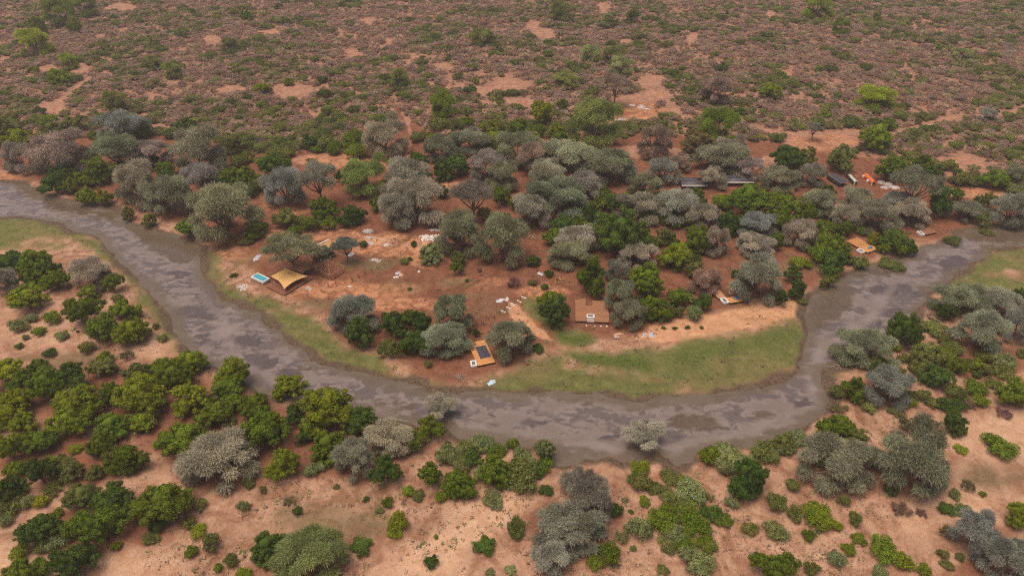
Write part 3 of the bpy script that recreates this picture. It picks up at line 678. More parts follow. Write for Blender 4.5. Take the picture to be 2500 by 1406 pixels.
GREEN = """159 421 76 56 d;131 449 70 52 d;236 418 90 66 m;212 478 52 42 l;253 483 42 36 y;171 455 42 36 m;313 520 34 46 e;458 557 60 46 m;623 560 62 46 m;364 537 46 30 e;458 312 66 46 d;122 318 60 38 e;171 307 60 36 e;14 318 60 66 e
555 432 46 38 m;592 432 70 40 m;666 409 84 52 d;646 449 50 30 e;569 355 66 50 e;40 344 84 34 l;350 324 32 46 d;756 350 36 34 d;850 350 42 38 m;799 350 46 34 e;828 432 28 46 d;1018 398 52 62 d;1118 404 66 52 d;1081 418 52 46 d
1200 313 56 38 y;1266 318 70 42 m;1078 469 36 32 d;1223 480 48 48 m;702 535 76 46 e;793 512 92 48 m;759 546 52 32 m;805 546 42 32 l;859 526 72 50 d;717 563 36 26 m;919 500 42 36 m;1050 620 62 46 w;1118 631 38 36 e
1226 535 50 36 m;1183 523 52 32 e;1098 532 30 24 e;1322 276 62 60 y;1374 258 36 30 m;1354 321 46 36 l;1701 352 90 66 n;1260 498 42 36 m;1376 549 62 46 d;1354 580 66 50 m;1442 523 46 56 d;1496 498 42 46 d;1513 569 126 106 d
1698 483 50 46 d;1829 492 92 76 m;1781 546 56 66 d;1707 586 62 76 m;1647 622 82 64 l;1621 577 60 36 e;1897 492 62 50 m;1302 637 36 30 d;1911 508 92 70 m;1962 523 56 60 m;2016 474 60 46 d;2053 389 76 66 e;1922 387 76 60 d
1971 384 66 42 e;2141 338 70 62 l;2178 412 92 58 m;2252 398 60 36 m;2284 424 46 42 d;2294 506 60 58 d;2300 474 58 44 d;2338 475 38 28 m;2406 492 52 42 e;2426 438 66 46 m;2400 537 50 26 e;2181 588 76 56 d;2218 603 42 36 d
2136 584 32 36 y;2158 608 40 26 l;2033 606 76 60 m;2033 642 82 60 d;2013 557 60 46 m;2060 560 56 34 m;1894 600 30 44 d;2013 281 36 26 m;2167 304 42 26 m;28 640 76 52 d;85 643 76 60 m;122 654 46 42 d;137 683 70 52 m;71 677 60 46 m;63 728 92 66 l
273 694 56 46 m;216 714 50 36 m;196 762 92 76 m;304 756 76 42 l;255 800 84 70 m;322 806 84 70 l;91 890 42 30 m;17 912 90 72 l;176 924 92 72 d;119 938 82 80 m;62 935 70 60 m;247 896 60 50 e;338 916 56 56 e;393 902 60 52 m
467 879 76 52 l;427 912 86 70 m;569 908 96 74 l;555 950 82 60 m;347 964 122 78 l;273 961 56 76 m;467 970 102 72 l;566 981 60 50 m;194 986 112 70 l;28 981 82 66 l;700 938 76 66 l;802 1000 132 82 l;873 811 72 72 d;964 791 92 52 d
998 774 46 36 d;1027 788 52 52 d;1007 842 82 46 d;950 842 50 36 e;1163 812 20 26 d;1118 654 36 36 m;1443 676 84 84 m;1358 762 72 84 d;1342 735 70 56 m;1578 688 92 86 m;1698 660 50 40 e;1598 754 82 42 m;1661 728 66 46 m;1715 737 42 56 d;1655 762 40 26 e
1797 668 26 20 d;1948 705 46 46 d;1937 671 46 36 d;1908 728 42 46 d;2022 685 46 32 e;2210 808 82 78 d;2312 762 66 46 d;2489 722 44 42 d;2289 919 76 56 d;2341 893 46 42 m;2389 893 42 32 l;2085 947 66 60 m;2477 958 82 76 m;2272 870 92 36 e
173 1029 96 62 l;260 1030 60 40 m;271 1043 70 66 m;346 1034 62 46 l;52 1034 66 50 l;17 1017 70 60 l;92 1078 76 56 m;23 1095 70 80 l;450 1072 122 82 m;248 1087 60 60 m;309 1124 92 66 m;95 1153 76 80 d;17 1196 60 80 d;179 1150 66 42 e;234 1153 50 40 e
202 1208 82 66 e;277 1219 92 80 d;390 1228 132 100 m;237 1286 132 96 m;87 1297 92 66 d;173 1376 122 82 d;58 1396 92 60 m;647 1043 112 104 m;692 1133 96 70 l;652 1338 76 76 d;877 1032 92 72 d;799 1089 82 76 m;741 1066 42 40 d
1050 1049 86 66 m;1013 1087 46 60 m;943 1150 82 76 d;1050 1159 62 86 m;1120 1185 86 62 m;1203 1150 82 76 m;1327 1095 52 60 w;1829 1168 102 98 d;1734 1107 52 46 l;1887 1386 122 62 m;2040 1038 86 60 m;2334 1032 58 56 d;2092 1069 70 50 e;2487 1254 62 66 l
1915 1081 60 46 e;560 870 1 1 x;600 40 28 30 m;704 200 26 18 l;2142 42 26 26 m;1484 52 50 28 w;1544 40 42 36 e;1880 224 62 34 l;640 216 46 24 l;140 190 56 30 l;182 64 38 32 m;340 966 1 1 x;520 1010 80 60 m;620 985 70 60 m;720 1010 60 50 d;760 1040 60 50 l"""
for x_, y_, w_, h_, c_ in table(GREEN):
    if c_ != 'x': put('green', x_, y_, w_, h_, c_, 'broadleaf_tree')
SHRUB = """1688 1196 86 60 w;1564 1144 52 40 l;1567 1179 52 44 e;1627 1208 52 34 e;1668 1222 46 30 e;1633 1173 42 28 e;1604 1190 38 28 e;1570 1214 18 14 l;1619 1263 92 60 m;1676 1245 62 40 l;1697 1277 84 56 m;1766 1271 48 34 m;1642 1309 52 40 m
1674 1326 62 46 m;1725 1326 58 46 m;1699 1372 92 52 w;1558 1292 66 60 w;1518 1312 34 30 w;1786 1225 38 32 w;1502 1245 38 60 d;1486 1352 62 54 m;1454 1367 52 40 m;1333 1199 38 28 d;1260 1289 52 50 e;1246 1393 30 24 w;1546 1338 18 18 w;1541 1248 16 12 d
1526 1219 18 14 w;1619 1390 32 26 e;1830 1292 48 32 e;1266 1165 112 42 e;1275 1121 72 36 w;1777 1115 92 34 w;1864 1103 80 44 e;1936 1185 38 32 e;1898 1228 52 50 e;1939 1254 42 36 e;1999 1257 82 58 l;2043 1283 28 34 l;2089 1266 40 36 e;1973 1306 36 34 m
1999 1291 22 20 e;2097 1315 38 28 m;2074 1341 38 30 l;2043 1364 44 44 w;2164 1341 86 44 m;2204 1370 54 44 l;1892 1297 66 44 w;2256 1390 36 34 l;2149 1396 44 30 w;1979 1387 42 40 e;2346 1095 34 22 l;2438 1090 82 50 m;2363 1185 36 30 n;2331 1205 30 30 w
2311 1240 42 26 d;2349 1243 46 30 w;2175 1196 32 28 d;2060 1222 32 28 e;2201 1243 52 36 r;2250 1250 30 20 r;2314 1297 42 56 n;2302 1352 28 26 e;2346 1358 24 24 e;2314 1378 34 22 e;2401 1206 18 14 m;2219 1035 64 50 n;2274 1043 64 46 n;2450 1010 44 16 r
1201 1219 60 42 w;996 1199 30 26 l;1022 1208 36 28 e;1074 1214 32 30 l;944 1225 32 28 m;926 1245 22 18 w;893 1217 18 16 d;727 1248 26 24 d;707 1222 34 24 n;643 1196 22 20 e;612 1185 26 20 e;822 1188 18 14 e;975 1271 52 44 l;961 1297 42 34 l;880 1332 58 40 d
1183 1332 58 30 d;1053 1372 36 32 d;1247 1393 30 24 w;1198 1398 26 22 w;1065 1310 14 10 m;1256 1300 36 50 d;759 1150 38 32 w;785 1141 26 22 w;1091 1086 24 20 e;1091 1112 48 34 e;1166 1075 52 36 w;1134 1092 48 36 e;1250 1084 34 36 m;1221 1095 42 28 w;1128 1130 64 44 e
488 1297 44 34 l;468 1349 34 30 m;517 1326 52 46 e;566 1370 36 46 e;367 1315 44 32 e;284 1334 28 28 l;66 1225 38 32 w;101 1225 36 34 y;12 1274 34 54 w;52 1349 46 40 l;139 1315 66 46 w;107 1332 52 36 e;592 1237 34 28 w;491 1234 38 30 e;609 1179 30 24 e
147 1118 26 18 d;534 1387 26 24 l;595 1401 46 22 l;462 1277 42 32 e;74 776 32 22 w;43 796 44 32 w;94 809 32 22 m;125 776 48 32 m;151 819 32 24 w;63 823 18 14 w;48 845 22 14 d;211 848 38 34 e;396 826 28 20 w;310 867 32 28 n;256 873 38 34 m;120 862 32 22 d
276 902 28 20 w;302 910 20 16 w;381 796 20 18 e;250 739 16 12 d;285 728 28 18 e;2278 799 66 30 e;2329 850 54 34 e;2264 876 62 34 l;2306 867 62 34 m;2378 947 66 38 m;2386 916 24 16 d;2392 981 40 30 l;2255 967 42 34 e;2321 990 72 24 d;2449 902 62 30 e
2417 873 52 28 e;2198 910 32 32 e;2207 876 32 22 e;2187 845 32 30 y;2042 956 42 40 e;2121 995 36 26 e;2426 936 46 24 e;2045 993 52 24 n;1314 850 38 20 d;1954 643 54 18 l;1140 684 10 8 d;1000 705 12 8 d;1620 801 12 8 d;1648 802 14 8 d;1679 799 14 10 d;1713 799 10 8 m
1000 633 14 10 d;988 638 26 16 e;1010 596 18 14 d;886 597 22 16 d;1340 668 24 18 d;1300 690 22 16 e;1246 697 10 8 d;1330 700 24 14 d;570 672 20 10 d;1045 890 22 24 e;830 352 34 14 e;600 590 40 18 e;1960 735 26 16 e;1170 660 16 12 r;1255 690 34 34 r;640 1310 30 22 r
760 395 30 12 e;668 395 26 14 e;770 350 30 14 e;960 398 36 18 m;1045 430 24 18 d;2410 560 40 12 e;2325 583 46 12 e;2180 640 60 18 e;2090 640 60 22 e;1050 600 18 14 m;700 1395 40 24 e;2370 990 34 16 r"""
for x_, y_, w_, h_, c_ in table(SHRUB): put('thorn' if c_ in 'rn' else 'bush', x_, y_, w_, h_, c_, 'shrub')

# ------------------------------------------------------------------ scrubland beyond the camp
def field(n, y0, y1):
    """random spots, evenly spread, kept where scrub grows"""
    Yr = y0 + (y1-y0)*rng.random(n)**.8; Xr = rng.uniform(-1, 1, n)*(Yr*.76 + 30)
    return Xr, Yr
Xs, Ys = field(170000, 300, 1080)
px, py = to_px(Xs, Ys)
sde = sdist(Xs, Ys, SCRUB_EDGE) + (fbm(Xs, Ys, 20, 2)-.5)*30
X = Xs; Y = Ys
bm_ = np.zeros(X.shape)
for i, e in enumerate(BARE): bm_ = np.maximum(bm_, pmask(ell(e[0], e[1]+2, e[2]*1.12, e[3]*1.35+2), 2, 5, 8, 220+i))
for pts, wd in LINES: bm_ = np.maximum(bm_, lmask(pts, wd+6, 1, 1.5))
gap = fbm(Xs, Ys, 26, 77, 4)
gap2 = fbm(Xs, Ys, 11, 91, 3)
ok = (sde < 0) & (bm_ < .4) & (((gap < .60) & (gap2 < .59)) | (rng.random(len(Xs)) < .20))
Xs, Ys, px, py, gap = Xs[ok], Ys[ok], px[ok], py[ok], gap[ok]
rad = np.clip(np.exp(rng.normal(.74, .42, len(Xs))), .9, 5.2)
# thin out so that neighbours overlap only a little
cell = {}; sel = []
for i in np.argsort(-rad):
    k0 = (int(Xs[i]//5), int(Ys[i]//5)); good = True
    for a in (-1, 0, 1):
        for c in (-1, 0, 1):
            for j in cell.get((k0[0]+a, k0[1]+c), ()):
                if (Xs[i]-Xs[j])**2 + (Ys[i]-Ys[j])**2 < ((rad[i]+rad[j])*.50)**2: good = False; break
            if not good: break
        if not good: break
    if good: cell.setdefault(k0, []).append(i); sel.append(i)
sel = np.array(sel); Xs, Ys, rad, px, py = Xs[sel], Ys[sel], rad[sel], px[sel], py[sel]
gn = fbm(Xs, Ys, 45, 31, 3)*.55 + fbm(Xs, Ys, 12, 33, 2)*.45
pg = np.clip(.66 - (Ys-470)/320, .27, .72) + np.clip((gn-.50)*4.0, -.4, .55)
u = rng.random(len(Xs))
cls = np.where(u < pg*.45, 2, np.where(u < pg, 1, 0))
PAL = [[(.370,.240,.185),(.325,.238,.205),(.400,.282,.215),(.310,.200,.160),(.360,.280,.190)], [(.220,.195,.092),(.245,.215,.110),(.190,.180,.080),(.260,.215,.130)], [(.130,.160,.040),(.165,.190,.046),(.100,.130,.034),(.190,.200,.064)]]
tint = np.array([PAL[c][rng.integers(len(PAL[c]))] for c in cls])*np.exp(rng.normal(0, .12, (len(cls), 1)))
rad = rad*np.where(cls == 0, 1.0, np.where(cls == 1, 1.05, 1.22))
zs = ground_z(Xs, Ys)
inview = (px > 10) & (px < 2490) & (py > 5)
big = np.argsort(-(rad*(py+450))*inview)[:300]
isbig = np.zeros(len(Xs), bool); isbig[big] = True
NAMES = [('thorn', 'dry_thorn_bush', 'low dry mauve-brown thorn bush in the scrubland behind the camp trees', 'dry thorn bushes of the scrubland'),
         ('thorn', 'olive_thorn_bush', 'low olive thorn bush among dry bushes in the scrubland behind the camp', 'olive thorn bushes of the scrubland'),
         ('bush', 'green_scrub_bush', 'leafy green bush among dry thorn bushes in the scrubland behind the camp', 'green bushes of the scrubland')]
for i in big:
    kd, nm, lb, gp = NAMES[cls[i]]
    me = VAR[kd][int(rng.integers(len(VAR[kd])))][0]
    o = obj(nm, me, None, (Xs[i], Ys[i], zs[i]-.05), float(rng.uniform(0, 6.28)), (rad[i], rad[i]*rng.uniform(.85, 1.1), rad[i]*rng.uniform(.9, 1.25)))
    o.color = (*tint[i], 1); tag(o, lb, 'bush', gp)
def scatter(name, ids, meshes, label, cat):
    """uncountable scrub: one object whose points carry the bushes"""
    me = bpy.data.meshes.new(name); me.vertices.add(len(ids))
    me.vertices.foreach_set('co', np.stack([Xs[ids], Ys[ids], zs[ids]-.05], 1).astype(np.float32).ravel())
    a = me.attributes.new('tint', 'FLOAT_COLOR', 'POINT'); a.data.foreach_set('color', np.concatenate([tint[ids], np.ones((len(ids), 1))], 1).astype(np.float32).ravel())
    a = me.attributes.new('size', 'FLOAT_VECTOR', 'POINT'); a.data.foreach_set('vector', np.stack([rad[ids], rad[ids]*rng.uniform(.85, 1.1, len(ids)), rad[ids]*rng.uniform(.85, 1.35, len(ids))], 1).astype(np.float32).ravel())
    a = me.attributes.new('turn', 'FLOAT_VECTOR', 'POINT'); a.data.foreach_set('vector', np.stack([0*Xs[ids], 0*Xs[ids], rng.uniform(0, 6.28, len(ids))], 1).astype(np.float32).ravel())
    o = obj(name, me); o['kind'] = 'stuff'; tag(o, label, cat)
    ng = bpy.data.node_groups.new(name, 'GeometryNodeTree')
    ng.interface.new_socket('Geometry', in_out='INPUT', socket_type='NodeSocketGeometry'); ng.interface.new_socket('Geometry', in_out='OUTPUT', socket_type='NodeSocketGeometry')
    gi = ng.nodes.new('NodeGroupInput'); go = ng.nodes.new('NodeGroupOutput')
    ins = ng.nodes.new('GeometryNodeInstanceOnPoints'); ins.inputs['Pick Instance'].default_value = True
    jn = ng.nodes.new('GeometryNodeJoinGeometry')
    for k, v in enumerate(meshes):
        src = bpy.data.objects.new(name+'_source', v)
        oi = ng.nodes.new('GeometryNodeObjectInfo'); oi.inputs['Object'].default_value = src; oi.inputs['As Instance'].default_value = True
        ng.links.new(oi.outputs['Geometry'], jn.inputs[0])
    def named(nm, typ):
        n = ng.nodes.new('GeometryNodeInputNamedAttribute'); n.data_type = typ; n.inputs[0].default_value = nm
        return n.outputs[0]
    ng.links.new(gi.outputs[0], ins.inputs['Points']); ng.links.new(jn.outputs[0], ins.inputs['Instance'])
    ng.links.new(named('turn', 'FLOAT_VECTOR'), ins.inputs['Rotation']); ng.links.new(named('size', 'FLOAT_VECTOR'), ins.inputs['Scale'])
    ng.links.new(ins.outputs[0], go.inputs[0])
    o.modifiers.new('bushes', 'NODES').node_group = ng
    return o
def twin(me):
    c = me.copy(); c.materials.clear(); c.materials.append(M['scrub']); return c
rest = np.nonzero(~isbig)[0]
THORN2 = [twin(v[0]) for v in VAR['thorn']]; BUSH2 = [twin(v[0]) for v in VAR['bush']]
scatter('dry_scrub', rest[cls[rest] == 0], THORN2, 'dense dry mauve-brown thorn scrub covering the far plain', 'scrub')
scatter('green_scrub', rest[cls[rest] > 0], THORN2[:2] + BUSH2, 'green and olive bushes scattered through the dry scrub of the far plain', 'scrub')
# ------------------------------------------------------------------ infill of low bushes between the trees
THICKETS = [
 ('e', 34, 30, [(530,400),(640,385),(740,400),(730,440),(640,470),(540,465)], 'in the thicket behind the main tent clearing', 'thicket left of the red earth strip'),
 ('e', 46, 34, [(0,280),(200,290),(420,320),(560,345),(640,380),(540,420),(440,330),(230,345),(0,370)], 'along the edge of the scrubland, upper left', 'bushes along the upper left scrub edge'),
 ('m', 26, 30, [(660,330),(900,330),(900,372),(720,385),(650,370)], 'behind the strip of bare red earth', 'bushes behind the red earth strip'),
 ('e', 34, 30, [(1010,300),(1250,300),(1450,335),(1420,370),(1250,345),(1060,370),(1010,345)], 'behind the row of grey acacias in the middle', 'bushes behind the middle acacias'),
 ('m', 36, 34, [(1420,500),(1500,520),(1700,560),(1960,560),(2040,540),(2060,470),(1950,470),(1800,470),(1700,480),(1450,480)], 'in the dense belt below the long houses', 'bushes of the belt below the houses'),
 ('e', 26, 28, [(2090,420),(2280,390),(2500,440),(2500,470),(2330,450),(2240,430)], 'above the grey gravel heaps at upper right', 'bushes above the gravel heaps'),
 ('m', 26, 34, [(1960,560),(2240,560),(2230,630),(2060,655),(2000,690),(1960,630)], 'around the striped deck beside the right channel', 'bushes around the right channel decks'),
 ('m', 26, 32, [(1320,560),(1480,560),(1480,640),(1700,600),(1760,640),(1640,660),(1420,640)], 'between the acacias behind the notched deck', 'bushes behind the notched deck'),
 ('m', 24, 36, [(1540,700),(1740,720),(1720,765),(1600,772),(1550,740)], 'between the notched deck and the sandbank', 'bushes right of the notched deck'),
 ('e', 60, 40, [(0,900),(230,890),(430,900),(640,960),(800,1010),(820,1120),(720,1150),(440,1120),(200,1180),(0,1250)], 'under the dense wood of the near left bank', 'bushes in the near left wood'),
 ('m', 26, 42, [(0,1250),(130,1220),(320,1240),(440,1260),(330,1300),(220,1400),(0,1400)], 'in the clump at the lower left corner', 'bushes at the lower left'),
 ('w', 34, 40, [(1090,1060),(1360,1090),(1360,1150),(1250,1185),(1070,1120)], 'on the near bank below the river bend', 'bushes on the near bank below the bend'),
 ('e', 30, 40, [(1540,1120),(1640,1140),(1780,1240),(1740,1400),(1640,1390),(1600,1260),(1550,1200)], 'in the straggling clump below the tree standing in the river', 'bushes below the river tree'),
 ('e', 34, 34, [(2140,870),(2330,820),(2500,860),(2500,930),(2300,1000),(2130,1010),(2060,960)], 'on the sandy bank at the right edge', 'bushes on the right sandy bank'),
 ('w', 22, 40, [(1680,1105),(1900,1080),(1960,1050),(2080,1010),(2060,1060),(1900,1130),(1760,1150)], 'along the waterline of the near right bank', 'bushes along the near right waterline'),
 ('e', 20, 34, [(930,770),(1060,770),(1060,860),(940,860)], 'between two acacias left of the tarp-covered deck', 'bushes left of the tarp-covered deck')]
KEEP = [(2045,568,2165,650),(2220,540,2310,600),(1730,690,1840,765),(1380,720,1505,820),(1640,425,1860,485),(2020,410,2210,485),(1500,380,1570,470)]
CW = {'e': 'olive-green', 'm': 'mid-green', 'w': 'pale green'}
for tc_, n_b, wpx_, poly_, where_, grp_ in THICKETS:
    n_b = int(n_b*.57); wpx_ = wpx_*1.12
    P = np.array(poly_, float); lo, hi = P.min(0), P.max(0); made = 0; tries = 0
    while made < n_b and tries < 3000:
        tries += 1
        qx, qy = rng.uniform(lo[0], hi[0]), rng.uniform(lo[1], hi[1])
        if sdist(np.array([qx]), np.array([qy]), P)[0] > 0: continue
        if any(a < qx < b_ and c < qy < d_ for a, c, b_, d_ in KEEP): continue
        gp = at(qx, qy)
        if river_sd(np.array([gp.x]), np.array([gp.y]))[0] < 2: continue
        tt = tc_ if rng.random() < .6 else rng.choice(['e', 'm', 'w', 'd', 'l'])
        wq = wpx_*float(np.clip(np.exp(rng.normal(0, .3)), .5, 1.7))
        o = put('bush' if rng.random() < .8 else 'thorn', qx, qy, wq, wq*rng.uniform(.6, .85), str(tt), 'thicket_bush', solo=False)
        tag(o, 'low leafy bush ' + where_, 'bush', grp_)
        made += 1

# small trees of the understorey
for n_t, wpx_, poly_ in [(26, 46, [(1400,440),(1560,470),(2080,480),(2080,560),(1960,570),(1800,610),(1500,610),(1400,540)]), (14, 46, [(90,320),(400,330),(640,390),(640,470),(420,470),(300,450),(100,410)]), (8, 40, [(1010,310),(1400,330),(1400,360),(1100,360)])]:
    P = np.array(poly_, float); lo, hi = P.min(0), P.max(0); made = 0
    while made < n_t:
        qx, qy = rng.uniform(lo[0], hi[0]), rng.uniform(lo[1], hi[1])
        if sdist(np.array([qx]), np.array([qy]), P)[0] > 0 or any(a < qx < b_ and c < qy < d_ for a, c, b_, d_ in KEEP): continue
        put('green', qx, qy, wpx_*float(rng.uniform(.7, 1.25)), None, str(rng.choice(['m', 'e', 'd', 'm'])), 'broadleaf_tree'); made += 1

# ------------------------------------------------------------------ camp: helpers
LM = []                                   # landmarks for the labels of the plants
def base(name, label, cat, fl, fr, z, group=None):
    """thing whose front edge runs between two photo positions at height z; x along the edge, y away"""
    A = at(*fl, z); B = at(*fr, z); uu = B-A
    root = thing(name, label, cat, (A.x, A.y, 0), math.atan2(uu.y, uu.x), group)
    return root, uu.length
def planks(par, x0, x1, y0, y1, z, mat, along='x', wd=.30, gap=.03, th=.07, name='plank'):
    n = max(1, int(round(((y1-y0) if along == 'x' else (x1-x0))/wd))); step = ((y1-y0) if along == 'x' else (x1-x0))/n
    for i in range(n):
        dz = float(rng.normal(0, .006)); e = float(rng.uniform(-.05, .05))
        if along == 'x': box(name, par, x0-e, x1+e, y0+i*step+gap/2, y0+(i+1)*step-gap/2, z-th+dz, z+dz, mat)
        else: box(name, par, x0+i*step+gap/2, x0+(i+1)*step-gap/2, y0-e, y1+e, z-th+dz, z+dz, mat)
def posts(par, xs, ys, z0, z1, mat, th=.18, name='post'):
    for x in xs:
        for y in ys: box(name, par, x-th/2, x+th/2, y-th/2, y+th/2, z0, z1, mat)
def bearers(par, x0, x1, y0, y1, z, mat, n=4, along='x', th=.16, name='bearer'):
    for i in range(n):
        if along == 'x':
            y = y0 + (y1-y0)*i/(n-1); box(name, par, x0, x1, y-th/2, y+th/2, z-.25, z, mat)
        else:
            x = x0 + (x1-x0)*i/(n-1); box(name, par, x-th/2, x+th/2, y0, y1, z-.25, z, mat)
def basin(name, label, fl, fr, depth, z, wall=.35, water='plunge', drop=.25, cat='pool', zb=-.4, wd=None):
    r, Wd = base(name, label, cat, fl, fr, z); Wd = wd or Wd
    for a in ((0, Wd, 0, wall), (0, Wd, depth-wall, depth), (0, wall, wall, depth-wall), (Wd-wall, Wd, wall, depth-wall)):
        wl = box('wall', r, *a, zb, z-.08, 'plaster')
        box('rim', r, a[0]-.05, a[1]+.05, a[2]-.05, a[3]+.05, z-.08, z + (.004 if a[0] == 0 and a[1] == Wd else 0), 'rim')
    box('water', r, wall-.02, Wd-wall+.02, wall-.02, depth-wall+.02, z-drop-.5, z-drop, water)
    return r
def sheet(name, label, px_, py_, wpx_, hpx_, mat, cat='plastic sheet', lump=.35, seed=0, group=None):
    """crumpled sheet or heap with an irregular outline"""
    p = at(px_, py_); k = mpp(p); a = wpx_*k/2; bb = hpx_*k/2/max(.35, math.sin(math.atan2(CAMH, math.hypot(p.x, p.y))))
    r = np.random.default_rng(seed+int(px_*7+py_)); n = 22; V = [(0, 0, lump*.6)]; T = []
    nr = 5
    outl = 1 + .28*np.sin(np.arange(n)*2*math.pi/n*2 + r.uniform(0, 6)) + r.normal(0, .13, n)
    for j in range(1, nr+1):
        for i in range(n):
            an = 2*math.pi*i/n + r.normal(0, .04); rr = j/nr*outl[i]
            V.append((math.cos(an)*rr*a, math.sin(an)*rr*bb, max(.03, lump*(1-j/nr*.9)*r.uniform(.2, 1.5)) if j < nr else .0))
    for i in range(n): T.append((0, 1+i, 1+(i+1) % n))
    for j in range(nr-1):
        for i in range(n):
            q0, q1 = 1+j*n+i, 1+j*n+(i+1) % n; T += [(q0, q0+n, q1+n), (q0, q1+n, q1)]
    T = np.array(T)
    if name == 'debris_patch' and wpx_ > 12: T = T[r.random(len(T)) > np.linspace(.05, .62, len(T))]
    o = obj(name, mesh_np(name, np.array(V), None, T, M[mat]), None, (p.x, p.y, gz(p.x, p.y)+.02))
    return tag(o, label, cat, group)

# ---- main tent, pool, pyramid frame
d0, Wd = base('main_deck', 'large red-brown timber deck on posts under the tan tent canopy', 'deck', (648,697), (693.3,719.1), 1.0)
LM += [('the tan canopy tent', 705, 676)]
planks(d0, 0, Wd, 0, 18.6, 1.0, 'wood_red', 'x', .62, .16, .10)
bearers(d0, .2, Wd-.2, .2, 18.4, .88, 'wood_brown', 6, 'y')
planks(d0, -8.4, -.05, 6.2, 18.6, 1.0, 'wood_red', 'x', .62, .16, .10)
bearers(d0, -8.2, -.2, 6.4, 18.4, .88, 'wood_brown', 4, 'y')
posts(d0, np.linspace(.3, Wd-.3, 5), np.linspace(.3, 18.3, 6), -.8, .66, 'post_dark')
box('edge_board', d0, 0, Wd, -.09, -.02, .74, 1.02, 'wood_pale'); box('edge_board', d0, Wd+.02, Wd+.09, 0, 18.6, .74, 1.02, 'wood_pale')
cz = 1.0
c = {'l': at(660.6,674.2,cz+3.0), 't': at(697,653.8,cz+3.6), 'r': at(750.4,674.2,cz+2.9), 'b': at(693.3,706.2,cz+2.3)}
ctr = sum((v for v in c.values()), Vector())/4
tent = thing('canopy_tent', 'tan stretch tent canopy with sagging edges over the main deck', 'tent', (ctr.x, ctr.y, 0))
n = 19; V = []; Tn = []
for i in range(n):
    for j in range(n):
        s_, t_ = i/(n-1), j/(n-1)
        s2 = .5 + (s_-.5)*(1-(.19 if s_ < .5 else .04)*math.sin(math.pi*t_)); t2 = .5 + (t_-.5)*(1-(.19 if t_ < .5 else .04)*math.sin(math.pi*s_))
        # s runs from the left/bottom edge to top/right, t from bottom to left
        P = (c['b']*(1-t2) + c['l']*t2)*(1-s2) + (c['r']*(1-t2) + c['t']*t2)*s2
        bow = math.sin(math.pi*s_)*math.sin(math.pi*t_); pk_ = math.exp(-((s_-.62)**2+(t_-.6)**2)/.02)
        P = P + Vector((0, 0,   .45*bow + .45*pk_ + .05*math.sin(9*s_+4*t_)*bow))
        V.append((P-Vector((ctr.x, ctr.y, 0)))[:])
q = [(i*n+j, (i+1)*n+j, (i+1)*n+j+1, i*n+j+1) for i in range(n-1) for j in range(n-1)]
cn = obj('canopy', mesh_np('canopy', np.array(V), np.array(q), mat=M['canvas'], smooth=True), tent)
sm = cn.modifiers.new('cloth', 'SOLIDIFY'); sm.thickness = .04
for k, P in c.items():
    L0 = P - Vector((ctr.x, ctr.y, 0)); bar('pole', tent, (L0.x, L0.y, .95), (L0.x, L0.y, L0.z+.1), .12, 'wood_pale')
    out = Vector((L0.x, L0.y, 0)).normalized()
    bar('guy_rope', tent, L0, L0 + out*3.0 + Vector((0, 0, .15-L0.z)), .05, 'wood_pale')
Lr = c['r'] - Vector((ctr.x, ctr.y, 0)); bar('spar', tent, Lr, Lr + Vector((3.2, -.2, -.2)), .12, 'wood_pale')
bar('mast', tent, (.5, 1.2, 1.0), (.5, 1.2, cz+4.4), .15, 'wood_pale')
basin('swimming_pool', 'raised white swimming pool with turquoise water beside the tan tent', (611.7,675.6), (641.6,689.2), 4.4, 1.9, .45, 'pool', .22, zb=.25)
LM += [('the turquoise pool', 634, 680)]
pf, Wd = base('roof_frame', 'bare timber pyramid roof frame on a square deck right of the tan tent', 'roof frame', (766,664), (807.5,683), .7)
LM += [('the timber pyramid frame', 802, 658)]
D = 10.2
planks(pf, 0, Wd, 0, D, .7, 'wood_red', 'x', .7, .30, .1); bearers(pf, .2, Wd-.2, .2, D-.2, .58, 'wood_brown', 4, 'y')
posts(pf, np.linspace(.2, Wd-.2, 4), [.2, D-.2], -.7, 3.3, 'wood_brown', .14); posts(pf, [.2, Wd-.2], np.linspace(D/3, 2*D/3, 2), -.7, 3.3, 'wood_brown', .14)
E4 = [Vector((0, 0, 3.3)), Vector((Wd, 0, 3.3)), Vector((Wd, D, 3.3)), Vector((0, D, 3.3))]; AP = Vector((Wd/2, D/2, 7.2))
for i in range(4):
    a, b_ = E4[i], E4[(i+1) % 4]; bar('wall_plate', pf, a, b_, .16, 'wood_pale'); bar('hip_rafter', pf, a, AP, .20, 'wood_pale')
    for f_ in np.linspace(0, 1, 11)[1:-1]:
        foot = a.lerp(b_, f_); h = 1-abs(2*f_-1); top = (a.lerp(AP, h) if f_ < .5 else b_.lerp(AP, h)) if f_ != .5 else AP
        bar('rafter', pf, foot, top, .12, 'wood_pale')
br, Wd = base('lean_to_roof', 'flat brown timber roof on posts between the tan tent and the pyramid frame', 'roof', (714,657), (738,666.5), 3.2)
planks(br, 0, Wd, 0, 8.5, 3.2, 'wood_brown', 'x', .85, .03, .09, 'roof_board'); bar('edge_beam', br, (-.1, -.1, 3.24), (-.1, 8.5, 3.24), .3, 'wood_pale')
posts(br, [.3, Wd-.3], [.3, 4, 8.2], .0, 3.1, 'post_dark'); box('end_panel', br, Wd-.1, Wd+.05, 6.6, 9.2, 3.0, 5.2, 'wood_brown')
g1, Wd = base('ridge_tent', 'tan canvas ridge tent with white ridge cap behind the grey acacia', 'tent', (783,614), (814,600), 1.2)
V = [(0,0,1.0),(Wd,0,1.0),(Wd,3.2,3.9),(0,3.2,3.9),(Wd,6.4,1.0),(0,6.4,1.0)]
